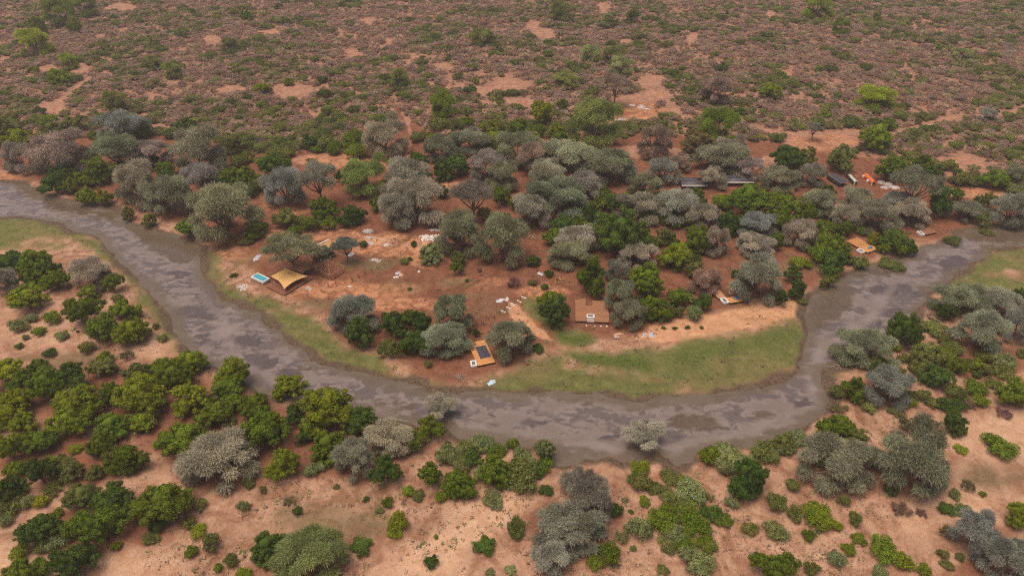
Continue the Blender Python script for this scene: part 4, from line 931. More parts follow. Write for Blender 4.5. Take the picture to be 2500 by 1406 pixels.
obj('front_slope', mesh_np('front_slope', np.array(V[:4]), np.array([[0,1,2,3]]), mat=M['canvas']), g1)
obj('back_slope', mesh_np('back_slope', np.array([V[3],V[2],V[4],V[5]]), np.array([[0,1,2,3]]), mat=M['canvas']), g1)
box('ridge_cap', g1, -.1, Wd+.1, 2.9, 3.5, 3.78, 4.0, 'rim'); posts(g1, [.2, Wd-.2], [.2, 3.2, 6.2], -.6, .98, 'post_dark', .14)

# ---- deck with dark tarp
d1, Wd = base('guest_deck', 'orange timber deck with a dark tarpaulin and a plunge pool at its corner', 'deck', (1166.7,893.1), (1209.5,883.7), 1.0)
LM += [('the orange tarp-covered deck', 1175, 862)]
planks(d1, 0, Wd, 0, 13.6, 1.0, 'wood_new', 'x', .40, .03); planks(d1, Wd*.42, Wd, 13.65, 16.2, 1.0, 'wood_new', 'x', .40, .03)
bearers(d1, .1, Wd-.1, .3, 13.4, .92, 'wood_brown', 5, 'y'); posts(d1, np.linspace(.3, Wd-.3, 4), np.linspace(.3, 13.3, 5), -.9, .68, 'post_dark')
r = np.random.default_rng(3); nx, ny = 12, 14; V = []
for j in range(ny):
    for i in range(nx):
        V.append((Wd*.30 + (Wd*.60)*i/(nx-1) + r.normal(0, .05), 4.0 + 8.4*j/(ny-1) + r.normal(0, .05), 1.06 + abs(r.normal(0, .05)) + (.28 if i in (4, 5) and 3 < j < 10 else 0)))
q = [(j*nx+i, j*nx+i+1, (j+1)*nx+i+1, (j+1)*nx+i) for j in range(ny-1) for i in range(nx-1)]
tp = obj('tarpaulin', mesh_np('tarpaulin', np.array(V), np.array(q), mat=M['tarp_dark'])); tp.location = d1.location; tp.rotation_euler = d1.rotation_euler
tag(tp, 'dark purplish tarpaulin spread flat on the orange timber deck', 'tarpaulin')
basin('plunge_pool', 'small pale plunge pool at the front corner of the orange tarp-covered deck', (1150.2,893.8), (1164.6,892.0), 3.6, 1.25, .5)
# ---- notched deck
d3, Wd = base('notched_deck', 'broad brown deck with a notch at the back and a pale pool front', 'deck', (1404.7,783.4), (1487.6,787), 1.1)
LM += [('the broad notched deck', 1445, 757)]
D = 17.0; xa, xb = Wd*.32, Wd*.53; pa, pb = Wd*.34, Wd*.57
planks(d3, 0, pa, 0, 5.6, 1.1, 'wood_brown', 'x', .48, .04); planks(d3, pb, Wd, 0, 5.6, 1.1, 'wood_brown', 'x', .48, .04)
planks(d3, 0, Wd, 5.6, 12.6, 1.1, 'wood_brown', 'x', .48, .04)
planks(d3, 0, xa, 12.6, D, 1.1, 'wood_brown', 'x', .48, .04); planks(d3, xb, Wd, 12.6, D, 1.1, 'wood_brown', 'x', .48, .04); planks(d3, xa*.5, xa, D, D+1.2, 1.1, 'wood_brown', 'x', .48, .04)
posts(d3, np.linspace(.4, Wd-.4, 6), [.3, 5, 10, 14], -.9, .98, 'post_dark'); bearers(d3, .2, Wd-.2, .3, 12.4, 1.02, 'wood_red', 4, 'x')
r3 = basin('plunge_pool', 'narrow white-rimmed plunge pool sunk into the broad notched deck', (1404.7,783.4), (1487.6,787), 2.4, 1.22, .4, 'plunge', .2, wd=pb-pa)
r3.location = d3.matrix_basis @ Vector((pa, 3.2, 0))
box('front_slab', r3, .1, pb-pa-.1, -3.1, -.06, .2, .98, 'fascia')
for k in range(4):
    o = obj('pale_rock', mesh_np('pale_rock', ICO2[0]*np.array([.5, .4, .35])*(1+np.random.default_rng(k).normal(0, .12, (42, 1))), None, ICO2[1], M['stone_white'])); p = at([1432,1452,1467,1482][k], [795,797,797,797][k]); o.location = (p.x, p.y, gz(p.x, p.y)+.15)
    tag(o, 'pale rock below the front edge of the notched deck, %s from the left' % ['first', 'second', 'third', 'fourth'][k], 'rock', 'rocks below the notched deck')
# ---- deck with blue cover near the sandbank
d4, Wd = base('half_built_deck', 'half-built L-shaped deck with open joists and a blue cover above the sandbank', 'deck', (1782.5,739.9), (1819.7,733.9), 1.0)
LM += [('the half-built deck above the sandbank', 1788, 725)]
planks(d4, 0, Wd, 0, 4.6, 1.0, 'wood_new', 'x', .42, .03); planks(d4, -3.6, .6, 4.65, 11.6, 1.0, 'wood_pale', 'y', .42, .03)
for i in range(11): box('joist', d4, .75, Wd-.6, 5.0+i*.62, 5.12+i*.62, .78, .98, 'wood_brown')
bearers(d4, .8, Wd-.7, 4.9, 11.6, .77, 'wood_brown', 3, 'y'); box('plywood', d4, 3.4, 5.4, 6.2, 8.0, .99, 1.03, 'wood_pale'); box('plywood', d4, 4.6, 5.8, 5.0, 5.9, .99, 1.03, 'wood_pale')
posts(d4, [.3, 3, Wd-.4], [.3, 4.2, 8, 11.2], -.9, .76, 'post_dark')
basin('plunge_pool', 'pale box-shaped plunge pool at the corner of the half-built deck', (1768.2,739.6), (1780.6,737.2), 4.0, 1.05, .5)
def cover(label, fl_px, w_, dd_, h_, z0):
    p = at(*fl_px, z0); V, T = ICO2; r = np.random.default_rng(int(fl_px[0])); V = V*(1+r.normal(0, .05, (len(V), 1)))
    V = np.stack([V[:, 0]*w_/2, V[:, 1]*dd_/2, np.clip(V[:, 2], -.05, 1)*h_], 1)
    o = obj('blue_cover', mesh_np('blue_cover', V, None, T, M['tarp_blue'], smooth=True), None, (p.x, p.y, z0+.04)); o.rotation_euler = (0, 0, .5)
    return tag(o, label, 'cover')
cover('rounded blue cover lying on the half-built deck above the sandbank', (1797.5, 728.5), 2.9, 2.2, .55, 1.0)
# ---- striped decks by the right channel
d5, Wd = base('striped_deck', 'orange deck with bare joists behind a boarded front and a blue cover', 'deck', (2067,588.2), (2118.5,616.7), 1.0)
LM += [('the striped orange deck', 2105, 597)]
D = (at(2118.5,616.7,1.0)-at(2145.3,607.7,1.0)).length
planks(d5, Wd*.70, Wd, 0, D, 1.0, 'wood_new', 'y', .42, .03)
for i in range(13): box('joist', d5, .1+i*Wd*.70/13, .62+i*Wd*.70/13, 0, D, .84, 1.0, 'wood_new')
box('subfloor', d5, 0, Wd*.70-.05, .1, D-.1, .70, .78, 'wood_red'); box('edge_board', d5, 0, Wd, -.08, -.01, .76, 1.03, 'wood_pale')
posts(d5, np.linspace(.3, Wd-.3, 5), [.3, D/2, D-.3], -1.2, .69, 'post_dark')
basin('plunge_pool', 'white plunge pool with rounded box beside the striped orange deck', (2091.0,609.2), (2104.5,616.6), 2.9, 1.1, .5, zb=-.8)
cover('long blue cover on the boarded front of the striped orange deck', (2124, 605), 4.0, 1.9, .6, 1.0)
d6, Wd = base('small_joist_deck', 'small brown joist deck at the far end of the right channel', 'deck', (2240.5,560), (2262,572.5), 1.0)
LM += [('the small brown joist deck', 2265, 562)]
D = (at(2262,572.5,1.0)-at(2288.7,566.9,1.0)).length
for i in range(11): box('joist', d6, .1+i*Wd/11.2, .75+i*Wd/11.2, 0, D, .84, 1.0, 'wood_brown')
box('subfloor', d6, 0, Wd, .1, D-.1, .70, .78, 'wood_red'); posts(d6, np.linspace(.3, Wd-.3, 4), [.3, D-.3], -1.2, .69, 'post_dark')
basin('plunge_pool', 'white plunge pool beside the small brown joist deck', (2238,564.5), (2250,573.2), 2.4, 1.15, .45, zb=-.8)
sheet('pale_tarp', 'pale crumpled tarp on the bank below the striped orange deck', 2098, 629, 11, 6, 'sheet_white', lump=.5)

# ---- houses under the trees
def house(name, label, fl, fr, depth, h, ridge, win=True):
    r, Wd = base(name, label, 'house', fl, fr, 0)
    for a in ((0, Wd, 0, .2), (0, Wd, depth-.2, depth), (0, .2, .2, depth-.2), (Wd-.2, Wd, .2, depth-.2)): box('wall', r, *a, -.5, h, 'wall_dark')
    def slope(nm, y0, z0, y1, z1, mat, ribs=0):
        th = .06; o = 0.6
        V = [(-o, y0, z0), (Wd+o, y0, z0), (Wd+o, y1, z1), (-o, y1, z1), (-o, y0, z0-th), (Wd+o, y0, z0-th), (Wd+o, y1, z1-th), (-o, y1, z1-th)]
        s_ = obj(nm, mesh_np(nm, np.array(V), np.array([[0,1,2,3],[7,6,5,4],[0,4,5,1],[1,5,6,2],[2,6,7,3],[3,7,4,0]]), mat=M[mat]), r)
        for i in range(ribs):
            x = -o + (Wd+2*o)*(i+.5)/ribs; bar('rib', s_, (x, y0, z0+.03), (x, y1, z1+.03), .05, mat)
    m_ = depth*.5
    slope('front_roof', -.4, h+.42, m_, ridge, 'roof_dark', 24); slope('verandah_roof', -2.2, h-.05, -.45, h+.30, 'fascia', 24)
    slope('back_roof', m_+.02, ridge, depth+.8, h+.2, 'roof_dark', 0); box('ridge_cap', r, -.6, Wd+.6, m_-.15, m_+.15, ridge-.02, ridge+.05, 'roof_dark')
    for x in np.linspace(.2, Wd-.2, 5): box('verandah_post', r, x-.08, x+.08, -2.1, -1.94, -.5, h-.1, 'post_dark')
    for x in np.linspace(Wd*.15, Wd*.85, 4):
        w_ = box('window', r, x-.7, x+.7, -.05, .02, 1.0, 2.1, 'glass')
    box('door', r, Wd*.5-.5, Wd*.5+.5, -.06, .02, 0, 2.1, 'wood_brown')
    return r
house('long_house', 'long dark-roofed house with pale front verandah left of its twin', (1664.5,461), (1722,461), 9.5, 2.7, 4.3)
house('long_house', 'long dark-roofed house with pale front verandah under the big acacias, right of its twin', (1771,453), (1836,453), 9.0, 2.7, 4.2)
LM += [('the left long-roofed house', 1695, 447), ('the right long-roofed house', 1803, 440)]
sh, Wd = base('open_shed', 'open dark timber shed frame below the blue-grey roof', 'shed', (1514,446), (1537,446), 0)
posts(sh, np.linspace(.2, Wd-.2, 3), [.2, 3.2, 6.2], -.5, 2.8, 'post_dark', .2); bearers(sh, 0, Wd, .2, 6.2, 3.0, 'wall_dark', 3, 'x', .2, 'beam'); bearers(sh, .1, Wd-.1, 0, 6.4, 3.2, 'wall_dark', 5, 'y', .16, 'beam'); box('back_wall', sh, .1, Wd-.1, 6.3, 6.45, 0, 2.7, 'wall_dark')
for i in range(4): box('roof_sheet', sh, .3+i*Wd/4.3, .2+(i+.8)*Wd/4.3, 3.4, 6.2, 3.24, 3.3, 'roof_dark')
gr, Wd = base('grey_roof_store', 'store with a plain blue-grey metal roof half hidden by an acacia', 'store', (1531,416), (1551,416), 3.0)
for a in ((0, Wd, .0, .2), (0, Wd, 13.3, 13.5), (0, .2, .2, 13.3), (Wd-.2, Wd, .2, 13.3)): box('wall', gr, *a, -.5, 2.9, 'wall_dark')
for i in range(10): box('roof_sheet', gr, -.3, Wd+.3, -.4+i*1.43, -.42+(i+1)*1.43, 2.95+.06*(i % 2), 3.02+.06*(i % 2), 'roof_blue')
LM += [('the open shed', 1524, 436)]
# ---- containers
def container(name, label, fl, fr, L_, side, top, open_door):
    r, Wd = base(name, label, 'container', fl, fr, 2.6); Wd = 2.44
    def corr(nm, fn, mat, n=40):
        V = []; q = []
        for i in range(n+1):
            y = L_*i/n; o = .05*(1 if (i//1) % 2 else -1)
            for e in fn(y, o): V.append(e)
        for i in range(n): q.append((2*i, 2*i+2, 2*i+3, 2*i+1))
        o_ = obj(nm, mesh_np(nm, np.array(V), np.array(q), mat=M[mat]), r); sm_ = o_.modifiers.new('steel', 'SOLIDIFY'); sm_.thickness = .03
    corr('side_panel', lambda y, o: [(.06+o*.8, y, .15), (.06+o*.8, y, 2.5)], side); corr('side_panel', lambda y, o: [(Wd-.06-o*.8, y, .15), (Wd-.06-o*.8, y, 2.5)], side)
    corr('roof', lambda y, o: [(.08, y, 2.56+o*.5), (Wd-.08, y, 2.56+o*.5)], top, 60)
    if top == 'cream':
        for i in range(5): box('roof_stripe', r, .15, Wd-.15, 1.2+i*2.3, 2.1+i*2.3, 2.60, 2.615, 'fascia')
    box('floor', r, .05, Wd-.05, .05, L_-.05, .05, .16, 'wood_brown'); box('end_wall', r, .08, Wd-.08, L_-.08, L_-.02, .15, 2.5, side)
    for x in (0, Wd-.12):
        box('rail', r, x, x+.12, .12, L_-.12, 2.48, 2.62, side)
        box('rail', r, x, x+.12, .12, L_-.12, .0, .15, side)
        for y in (0, L_-.12): box('corner_post', r, x, x+.12, y, y+.12, 0, 2.62, side)
    if open_door:
        box('door', r, -.06, -.01, -1.15, 0, .15, 2.5, 'cream'); box('door', r, Wd+.01, Wd+.06, -1.15, 0, .15, 2.5, side)
    else:
        for k in (0, 1): dr = box('door', r, .13+k*1.1, 1.2+k*1.1, -.01, .04, .15, 2.5, 'cream' if k == 0 else side)
    return r
container('shipping_container', 'bright orange shipping container with its near end doors open', (2129.4,444), (2138.6,444), 12.2, 'orange', 'orange', True)
container('shipping_container', 'dark green shipping container with a pale striped roof', (2085.2,443), (2094.6,443), 12.2, 'dgreen', 'cream', False)
LM += [('the orange container', 2125, 436)]
cp, Wd = base('dark_roof_shelter', 'shelter with a broad flat dark roof beside the striped container', 'shelter', (2051.5,448.4), (2074.3,445), 3.0)
for i in range(7): box('roof_sheet', cp, i*Wd/7, (i+1)*Wd/7-.03, -.2, 13.2, 2.95+.04*(i % 2), 3.03+.04*(i % 2), 'roof_dark')
posts(cp, [.2, Wd-.3], np.linspace(.2, 12.6, 4), -.5, 2.9, 'post_dark', .16); box('side_wall', cp, .2, .3, .3, 12.5, 0, 2.2, 'wall_dark'); box('back_wall', cp, .3, Wd-.3, 12.4, 12.5, 0, 2.6, 'wall_dark')
for k, (x_, y_) in enumerate([(2107,434.5),(2117,445.5),(2036,446)]):
    p = at(x_, y_); v, q_ = tube_np([(0,0,0),(0,0,.05),(0,0,1.0),(0,0,1.08),(0,0,1.1)], [.38,.42,.42,.36,.01], 12)
    o = obj('drum', mesh_np('drum', v, q_, mat=M['whitepaint'], smooth=False), None, (p.x, p.y, gz(p.x, p.y)), 0, (1.6, 1.6, 1.6))
    tag(o, ['white drum on red earth left of the orange container', 'white drum at the open end of the orange container', 'white drum below the flat dark-roofed shelter'][k], 'drum')
# ---- heaps of rubble: a mound carrying loose stones
def heap(name, label, cat, spots, mat, nst, sz, seed):
    r = np.random.default_rng(seed); p0 = at(*spots[0][:2]); root = thing(name, label, cat, (p0.x, p0.y, gz(p0.x, p0.y)))
    SV, ST_ = [], []; o = 0
    for k, (x_, y_, wp, hh) in enumerate(spots):
        p = at(x_, y_) - p0; a = wp*mpp(at(x_, y_))/2; nn = 16; V = [(p.x, p.y, hh)]; T = []
        for j in range(1, 5):
            for i in range(nn):
                an = 2*math.pi*i/nn; rr = a*j/4*(1+r.normal(0, .10)); V.append((p.x+math.cos(an)*rr, p.y+math.sin(an)*rr*.8, hh*(1-(j/4)**1.5)*r.uniform(.8, 1.15) - (.25 if j == 4 else 0)))
        for i in range(nn): T.append((0, 1+i, 1+(i+1) % nn))
        for j in range(3):
            for i in range(nn):
                a0, a1 = 1+j*nn+i, 1+j*nn+(i+1) % nn; T += [(a0, a0+nn, a1+nn), (a0, a1+nn, a1)]
        obj('mound', mesh_np('mound', np.array(V), None, np.array(T), M[mat]), root)
        for _ in range(nst):
            an = r.uniform(0, 6.28); rr = a*1.12*math.sqrt(r.random()); s_ = sz*r.uniform(.4, 1.3)
            v = ICO1[0]*np.array([1, r.uniform(.6, 1), r.uniform(.5, .8)])*(1+r.normal(0, .15, (12, 1)))*s_ + [p.x+math.cos(an)*rr, p.y+math.sin(an)*rr*.8, max(0, hh*(1-(rr/a)**1.5))]
            SV.append(v); ST_.append(ICO1[1]+o); o += 12
    st_ = obj('stones', mesh_np('stones', np.concatenate(SV), None, np.concatenate(ST_), M['stone']), root); st_['kind'] = 'stuff'
    return root
heap('gravel_heap', 'pale grey heaps of gravel and rubble right of the orange container', 'gravel heap', [(2152,446,24,1.3),(2168,451,26,1.5),(2184,458,26,.9),(2160,458,20,.5)], 'stone', 40, .35, 1)
heap('rubble_heap', 'round heap of grey stones behind the small acacia in the camp', 'rubble heap', [(898,565,26,1.0)], 'stone', 90, .32, 2)
heap('soil_heap', 'heap of dug red soil beside white rubble in the scrubland', 'soil heap', [(1524,278,30,2.2)], 'redsoil', 14, .3, 3)
for k, (x_, y_, w_, h_, mt, lb) in enumerate([
  (590,701,36,13,'sheet_white','large white crumpled sheet on the grass left of the turquoise pool'),(628,628,17,13,'sheet_grey','bluish-grey plastic sheet on red earth behind the turquoise pool'),(668,629,14,8,'sheet_white','small white sheet in the shade of the acacia behind the pool'),
  (753,704,22,7,'sheet_white','long white sheet lying below the right corner of the main deck'),(857,622,18,8,'sheet_grey','grey plastic sheet beside the small dark acacia'),(901,580,28,5,'sheet_white','narrow white strip below the heap of grey stones'),
  (904,594,13,10,'sheet_white','white patch beside the little dark bush in the camp'),(944,598,28,7,'sheet_white','long white patch of spilled cement in the middle of the camp'),(1046,580,44,22,'sheet_white','largest white patch of rubble beside the acacia pair'),(1060,562,30,10,'sheet_white','broken white patch behind the largest white rubble patch'),
  (917,636,22,9,'sheet_white','white folded sheet at the head of the line of dark posts'),(971,667,12,8,'sheet_grey','grey sheet beside two others on dark red earth'),(967,677,12,7,'sheet_white','white sheet beside a peach-coloured one on dark red earth'),(979,672,11,7,'sheet_peach','peach-coloured sheet beside two pale ones on dark red earth'),
  (1023,662,9,4,'sheet_white','tiny white scrap on the open ground of the camp'),(854,700,8,6,'sheet_white','small white scrap right of the main deck'),(1222,733,24,8,'sheet_grey','thin grey plastic sheet left of the white footings'),(1238,730,11,8,'sheet_white','bright white bag beside the thin grey sheet'),
  (1573,818,14,11,'sheet_white','oval white bag at the left end of the sandbank'),(1591,818,17,11,'sheet_grey','grey translucent bag right of the oval white bag'),(1319,668,12,9,'sheet_grey','bluish-white sheet beside posts in the shade of acacias'),(1200,933,17,14,'sheet_sky','pale blue crumpled plastic on the grass below the tarp-covered deck'),
  (1510,815,34,5,'sheet_peach','scattered pale offcuts on the ground below the notched deck'),(1506,822,9,6,'sheet_white','small pale scrap below the notched deck'),(1566,262,24,10,'sheet_white','white rubble beside dug soil in the scrubland'),(1580,268,16,6,'sheet_white','lower white patch beside dug soil in the scrubland'),(1543,257,12,5,'sheet_white','upper left white patch beside dug soil in the scrubland'),
  (1513,293,26,6,'sheet_white','white strip at the lower edge of the dug soil'),(1642,283,8,3,'sheet_white','white scrap beside the sandy road in the scrubland'),(606,537,16,5,'sheet_white','pale sheet beside the broad acacia above the river bank'),(1645,450,14,5,'sheet_peach','pale scrap heap left of the left long-roofed house')]):
    sheet('plastic_sheet' if 'grey' in mt or 'sky' in mt else 'debris_patch', lb, x_, y_, w_, h_, mt, 'debris', .22 if w_ > 20 else .4, k)
# ---- walkway trestles
def trestles(pts, where, group, footing=(), hh=2.5):
    pts = sorted(pts)
    W3 = [at(*p) for p in pts]
    for i, p in enumerate(W3):
        dv = (W3[min(i+1, len(W3)-1)] - W3[max(i-1, 0)]).normalized()
        root = thing('walkway_trestle', 'dark walkway posts %s, %s from left' % (where, ORD[i]), 'posts', (p.x, p.y, gz(p.x, p.y)), math.atan2(dv.y, dv.x), group)
        h1 = hh*float(rng.uniform(.85, 1.1)); h2 = hh*float(rng.uniform(.8, 1.05))
        box('post', root, -.06, .06, -.81, -.69, -.3, h1, 'post_dark'); box('post', root, -.06, .06, .69, .81, -.3, h2, 'post_dark')
        box('crossbeam', root, .06, .11, -.9, .9, min(h1, h2)*.55, min(h1, h2)*.55+.14, 'post_dark')
        if i in footing:
            for y_ in (-.75, .75): box('footing', root, -.45, .45, y_-.42, y_+.42, -.2, .35, 'stone_white')
trestles([(782,696),(802,701),(821,698),(841,694),(860,688),(876,681),(892,674),(908,667),(923,660),(938,652),(951,644),(963,634),(976,625),(994,611),(1011,606),(1028,597),(1045,601),(1058,601),(1074,603)], 'in the long line beside the main deck', 'trestles of the main walkway')
trestles([(1279,727),(1268,736),(1253,743),(1242,751),(1229,760),(1216,767),(1204,777),(1191,784),(1178,794),(1164,797)], 'in the line above the tarp-covered deck', 'trestles above the tarp-covered deck', (5,6,7,8,9), 3.0)
trestles([(1306,702),(1315,695),(1327,686),(1336,678),(1347,671),(1360,664)], 'in the shade behind the notched deck', 'trestles behind the notched deck')
# ---- brush, timber, logs
def branches(name, label, cat, px_, py_, size, n, mat, seed, th=.09, flat=.5):
    p = at(px_, py_); r = np.random.default_rng(seed); root = thing(name, label, cat, (p.x, p.y, gz(p.x, p.y)))
    for i in range(n):
        a = r.uniform(0, 6.28); L_ = size*r.uniform(.35, 1); q0 = Vector((r.normal(0, size*.22), r.normal(0, size*.22), r.uniform(.05, flat)))
        dv = Vector((math.cos(a), math.sin(a), r.uniform(-.05, .25))); e = q0 + dv*L_; e.z = max(.05, e.z); md = q0.lerp(e, .5) + Vector(r.normal(0, .06*size, 3)); md.z = max(.05, md.z)
        v, q_ = tube_np([q0, md, e], [th, th*.8, th*.35], 5); obj('branch', mesh_np('branch', v, q_, mat=M[mat]), root)
    return root
branches('brush_pile', 'pile of bare cut branches at the water edge below the plunge pool', 'brush pile', 1127, 922, 4.2, 30, 'branch', 5)
branches('dead_bush', 'bare grey tangle of branches under acacias behind the camp track', 'dead bush', 1302, 583, 4.0, 30, 'branch', 8, .07, 2.0)
branches('driftwood', 'bleached forked log at the tip of the grassy spit', 'log', 2050, 894, 4.0, 4, 'branch', 6, .22, .3)
branches('driftwood', 'dark fallen branch on the mud below the grassy spit', 'log', 2036, 927, 4.0, 3, 'bark', 9, .2, .3)
tpile = thing('timber_pile', 'untidy pile of planks on red earth behind the notched deck', 'timber pile', at(1368,692)[:], .2); r = np.random.default_rng(12)
for i in range(16):
    a = r.choice([.1, 1.4, 1.6, .3]) + r.normal(0, .15); q0 = Vector((r.normal(0, 1.3), r.normal(0, 1.6), .15+i*.05)); bar('plank', tpile, q0, q0+Vector((math.cos(a), math.sin(a), 0))*r.uniform(2, 4), .22, ['wood_pale', 'wood_brown', 'post_dark', 'wood_new'][i % 4], .06)
# ---- vehicles under the trees
def pickup(label, px_, py_, rz):
    p = at(px_, py_); r = thing('pickup_truck', label, 'pickup truck', (p.x, p.y, gz(p.x, p.y)), rz)
    prof = [(-2.5,.45),(2.4,.45),(2.45,.95),(1.2,1.1),(.75,1.75),(-.75,1.8),(-.85,1.15),(-2.5,1.12)]; V = []; n_ = len(prof)
    for y_, k_ in ((-.88, .97), (.88, .97)):
        for x_, z_ in prof: V.append((x_, y_*(.88 if z_ > 1.2 else 1), z_))
    me = bpy.data.meshes.new('body'); me.from_pydata(V, [], [list(range(n_))[::-1], list(range(n_, 2*n_))] + [(i, (i+1) % n_, n_+(i+1) % n_, n_+i) for i in range(n_)]); me.materials.append(M['whitepaint'])
    bd = obj('body', me, r); box('windscreen', r, .80, 1.22, -.7, .7, 1.14, 1.66, 'glass'); box('cargo_bed', r, -2.4, -.95, -.75, .75, 1.08, 1.13, 'wall_dark')
    for y_ in (-.78, .78): box('side_window', r, -.6, .65, y_-.03+math.copysign(.03, y_), y_+.03+math.copysign(.03, y_), 1.2, 1.62, 'glass')
    box('bumper', r, 2.42, 2.55, -.85, .85, .4, .62, 'black')
    for y_ in (-.6, .6): box('headlight', r, 2.40, 2.47, y_-.15, y_+.15, .72, .88, 'glass')
    for x_ in (-1.6, 1.55):
        for y_ in (-.85, .85):
            v, q_ = tube_np([(x_, y_-.13, .38), (x_, y_-.12, .38), (x_, y_+.12, .38), (x_, y_+.13, .38)], [.02, .38, .38, .02], 12); wl = obj('wheel', mesh_np('wheel', v, q_, mat=M['black']), r)
            v, q_ = tube_np([(x_, y_-.145, .38), (x_, y_-.14, .38), (x_, y_+.14, .38), (x_, y_+.145, .38)], [.02, .2, .2, .02], 10); obj('rim', mesh_np('rim', v, q_, mat=M['sheet_grey']), wl)
pickup('white pickup truck parked facing the camera under the acacia, left of the other', 1494, 423, -1.75)
pickup('white pickup truck parked under the acacia, right of the other', 1510, 421, -1.55)
p = at(1480, 435); V = []; q_ = []
for i in range(20):
    for j in range(8):
        a, b_ = 2*math.pi*i/20, 2*math.pi*j/8; V.append(((.75+.3*math.cos(b_))*math.cos(a), .3*math.sin(b_)*1.2, .95+(.75+.3*math.cos(b_))*math.sin(a))); q_.append((i*8+j, ((i+1) % 20)*8+j, ((i+1) % 20)*8+(j+1) % 8, i*8+(j+1) % 8))
tag(obj('tractor_tyre', mesh_np('tractor_tyre', np.array(V), np.array(q_), mat=M['black'], smooth=True), None, (p.x, p.y, gz(p.x, p.y)), .3), 'big black tyre standing upright on red earth near the two pickups', 'tyre')
LM += [('the grey stone heap', 898, 564), ('the largest white rubble patch', 1049, 578), ('the long line of dark posts', 960, 640), ('the bare red earth strip', 870, 390), ('the gravel heaps', 2168, 452), ('the tree standing in the river', 1575, 1085),
       ('the brush pile', 1127, 922), ('the sandbank', 1750, 795), ('the grassy spit', 2025, 905), ('the dug red soil', 1530, 278), ('the two pickups', 1500, 420), ('the river inlet at the left edge', 60, 480), ('the left meadow', 330, 690)]

# ------------------------------------------------------------------ loose herbs and twigs on the open soil
r = np.random.default_rng(21); n = 26000
Yh = 118 + 282*r.random(n)**1.25; Xh = r.uniform(-1, 1, n)*(Yh*.72 + 25)
okh = (river_sd(Xh, Yh) > 3) & (fbm(Xh, Yh, 14, 55, 3) + .25*r.random(n) > .58); Xh, Yh = Xh[okh], Yh[okh]; zh = ground_z(Xh, Yh)
nb_ = 7; V = []; cc = np.array([(.16,.10,.06),(.12,.14,.05),(.15,.17,.07),(.20,.14,.09),(.10,.07,.05)])[r.integers(0, 5, len(Xh))]
sz_ = np.exp(r.normal(-1.0, .55, len(Xh)))
for k in range(nb_):
    a = r.uniform(0, 6.28, len(Xh)); an = a + r.uniform(.6, 1.4, len(Xh)); d0_ = sz_*r.uniform(.1, .7, len(Xh)); tl = sz_*r.uniform(.6, 1.3, len(Xh))
    V.append(np.stack([np.stack([Xh+np.cos(a)*d0_, Yh+np.sin(a)*d0_, zh], 1), np.stack([Xh+np.cos(an)*d0_*1.3, Yh+np.sin(an)*d0_*1.3, zh+.03], 1), np.stack([Xh+np.cos(a)*(d0_+tl*.6), Yh+np.sin(a)*(d0_+tl*.6), zh+tl*.55], 1)], 1))
V = np.concatenate(V).reshape(-1, 3); ti = np.tile(np.repeat(cc, 3, 0), (nb_, 1)); tn = r.random(len(V)); on = np.ones(len(V))
hm, t, b = mat_new('herb'); ta = N(t, 'ShaderNodeAttribute', attribute_name='tint'); t.links.new(ta.outputs['Color'], b.inputs['Base Color']); b.inputs['Roughness'].default_value = .9; spec(b, .1)
hb = obj('ground_herbs', mesh_np('ground_herbs', V, None, np.arange(len(V)).reshape(-1, 3), hm, attrs={'tint': ('POINT', np.concatenate([ti, on[:, None]], 1))})); hb['kind'] = 'stuff'
tag(hb, 'small dry herbs and twigs scattered over the open soil', 'herbs')

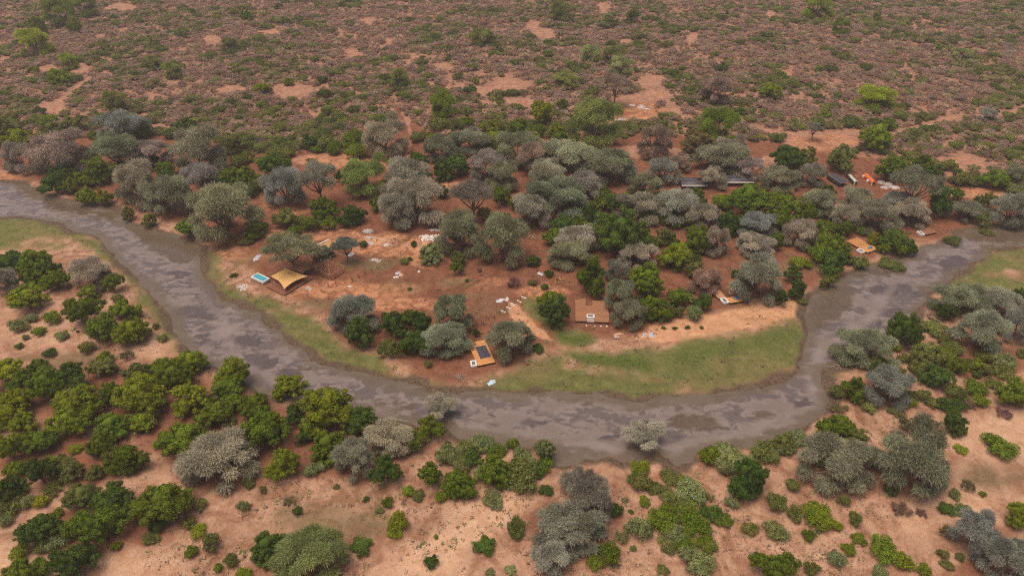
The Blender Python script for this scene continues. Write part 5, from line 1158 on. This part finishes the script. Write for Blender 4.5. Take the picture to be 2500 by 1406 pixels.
# ------------------------------------------------------------------ a label for every plant: look, then where it stands, then its place in the row
SP = {'acacia_tree': ('acacia', 'tree'), 'feathery_acacia_tree': ('feathery acacia', 'tree'), 'broadleaf_tree': ('bushy tree', 'tree'), 'shrub': ('shrub', 'shrub')}
def where(cx, cy):
    if cy < 262: return 'in the far scrubland, upper ' + ('left' if cx < 800 else 'middle' if cx < 1650 else 'right')
    best = min(LM, key=lambda l: ((l[1]-cx)/1.0)**2 + ((l[2]-cy)*1.5)**2); dx, dy = cx-best[1], (cy-best[2])*1.3
    if math.hypot(dx, dy) < 260:
        rel = ('left of ' if dx < 0 else 'right of ') if abs(dx) > abs(dy) else ('behind ' if dy < 0 else 'in front of ')
        return rel + best[0]
    if cy > 840:
        if cx < 620: return 'on the near left bank' if cy < 1180 else 'in the lower left corner'
        if cx < 1250: return 'on the near bank left of centre' if cy < 1180 else 'at the bottom edge left of centre'
        if cx < 1900: return 'on the near bank right of centre' if cy < 1250 else 'at the bottom edge right of centre'
        return 'on the right bank' if cy < 1080 else 'in the lower right corner'
    return 'left of the river, left edge' if cx < 450 and cy > 560 else 'in the tree belt at upper left' if cx < 900 else 'in the tree belt at upper middle' if cx < 1650 else 'in the tree belt at upper right'
pool_ = {}
for root, cx, cy, nm, tt, wp in PLANTS:
    k = wp*(1.35 if cy < 600 else 1.0)
    size = ('huge' if k > 130 else 'broad' if k > 95 else 'small' if k < 60 else 'middling') if nm != 'shrub' else ('large' if k > 60 else 'tiny' if k < 25 else 'low')
    lb = '%s %s %s %s' % (size, WORD[tt], SP[nm][0], where(cx, cy))
    pool_.setdefault(lb, []).append((cx, root, nm))
GR = {'acacia_tree': 'grey acacias along the river', 'feathery_acacia_tree': 'feathery green acacias', 'broadleaf_tree': 'bushy green trees', 'shrub': 'shrubs on the open sand'}
for lb, lst in pool_.items():
    lst.sort(key=lambda e: e[0])
    for i, (cx, root, nm) in enumerate(lst):
        tail = '' if len(lst) == 1 else (', left one' if i == 0 else ', right one') if len(lst) == 2 else ', %s from left' % ORD[i]
        tag(root, lb + tail, SP[nm][1], GR[nm])

# ------------------------------------------------------------------ thin dust haze in the air
hz, t, b = mat_new('haze'); t.nodes.remove(b)
pv = N(t, 'ShaderNodeVolumePrincipled'); pv.inputs['Color'].default_value = (.93, .90, .90, 1); pv.inputs['Density'].default_value = .00012; pv.inputs['Anisotropy'].default_value = .2
t.links.new(pv.outputs[0], t.nodes['Material Output'].inputs['Volume'])
h = obj('haze', mesh_np('haze', CUBE_V, CUBE_F, mat=hz), None, (0, 3000, 98), 0, (26000, 13000, 204)); h['kind'] = 'stuff'
tag(h, 'thin pale dust haze hanging over the plain', 'haze')
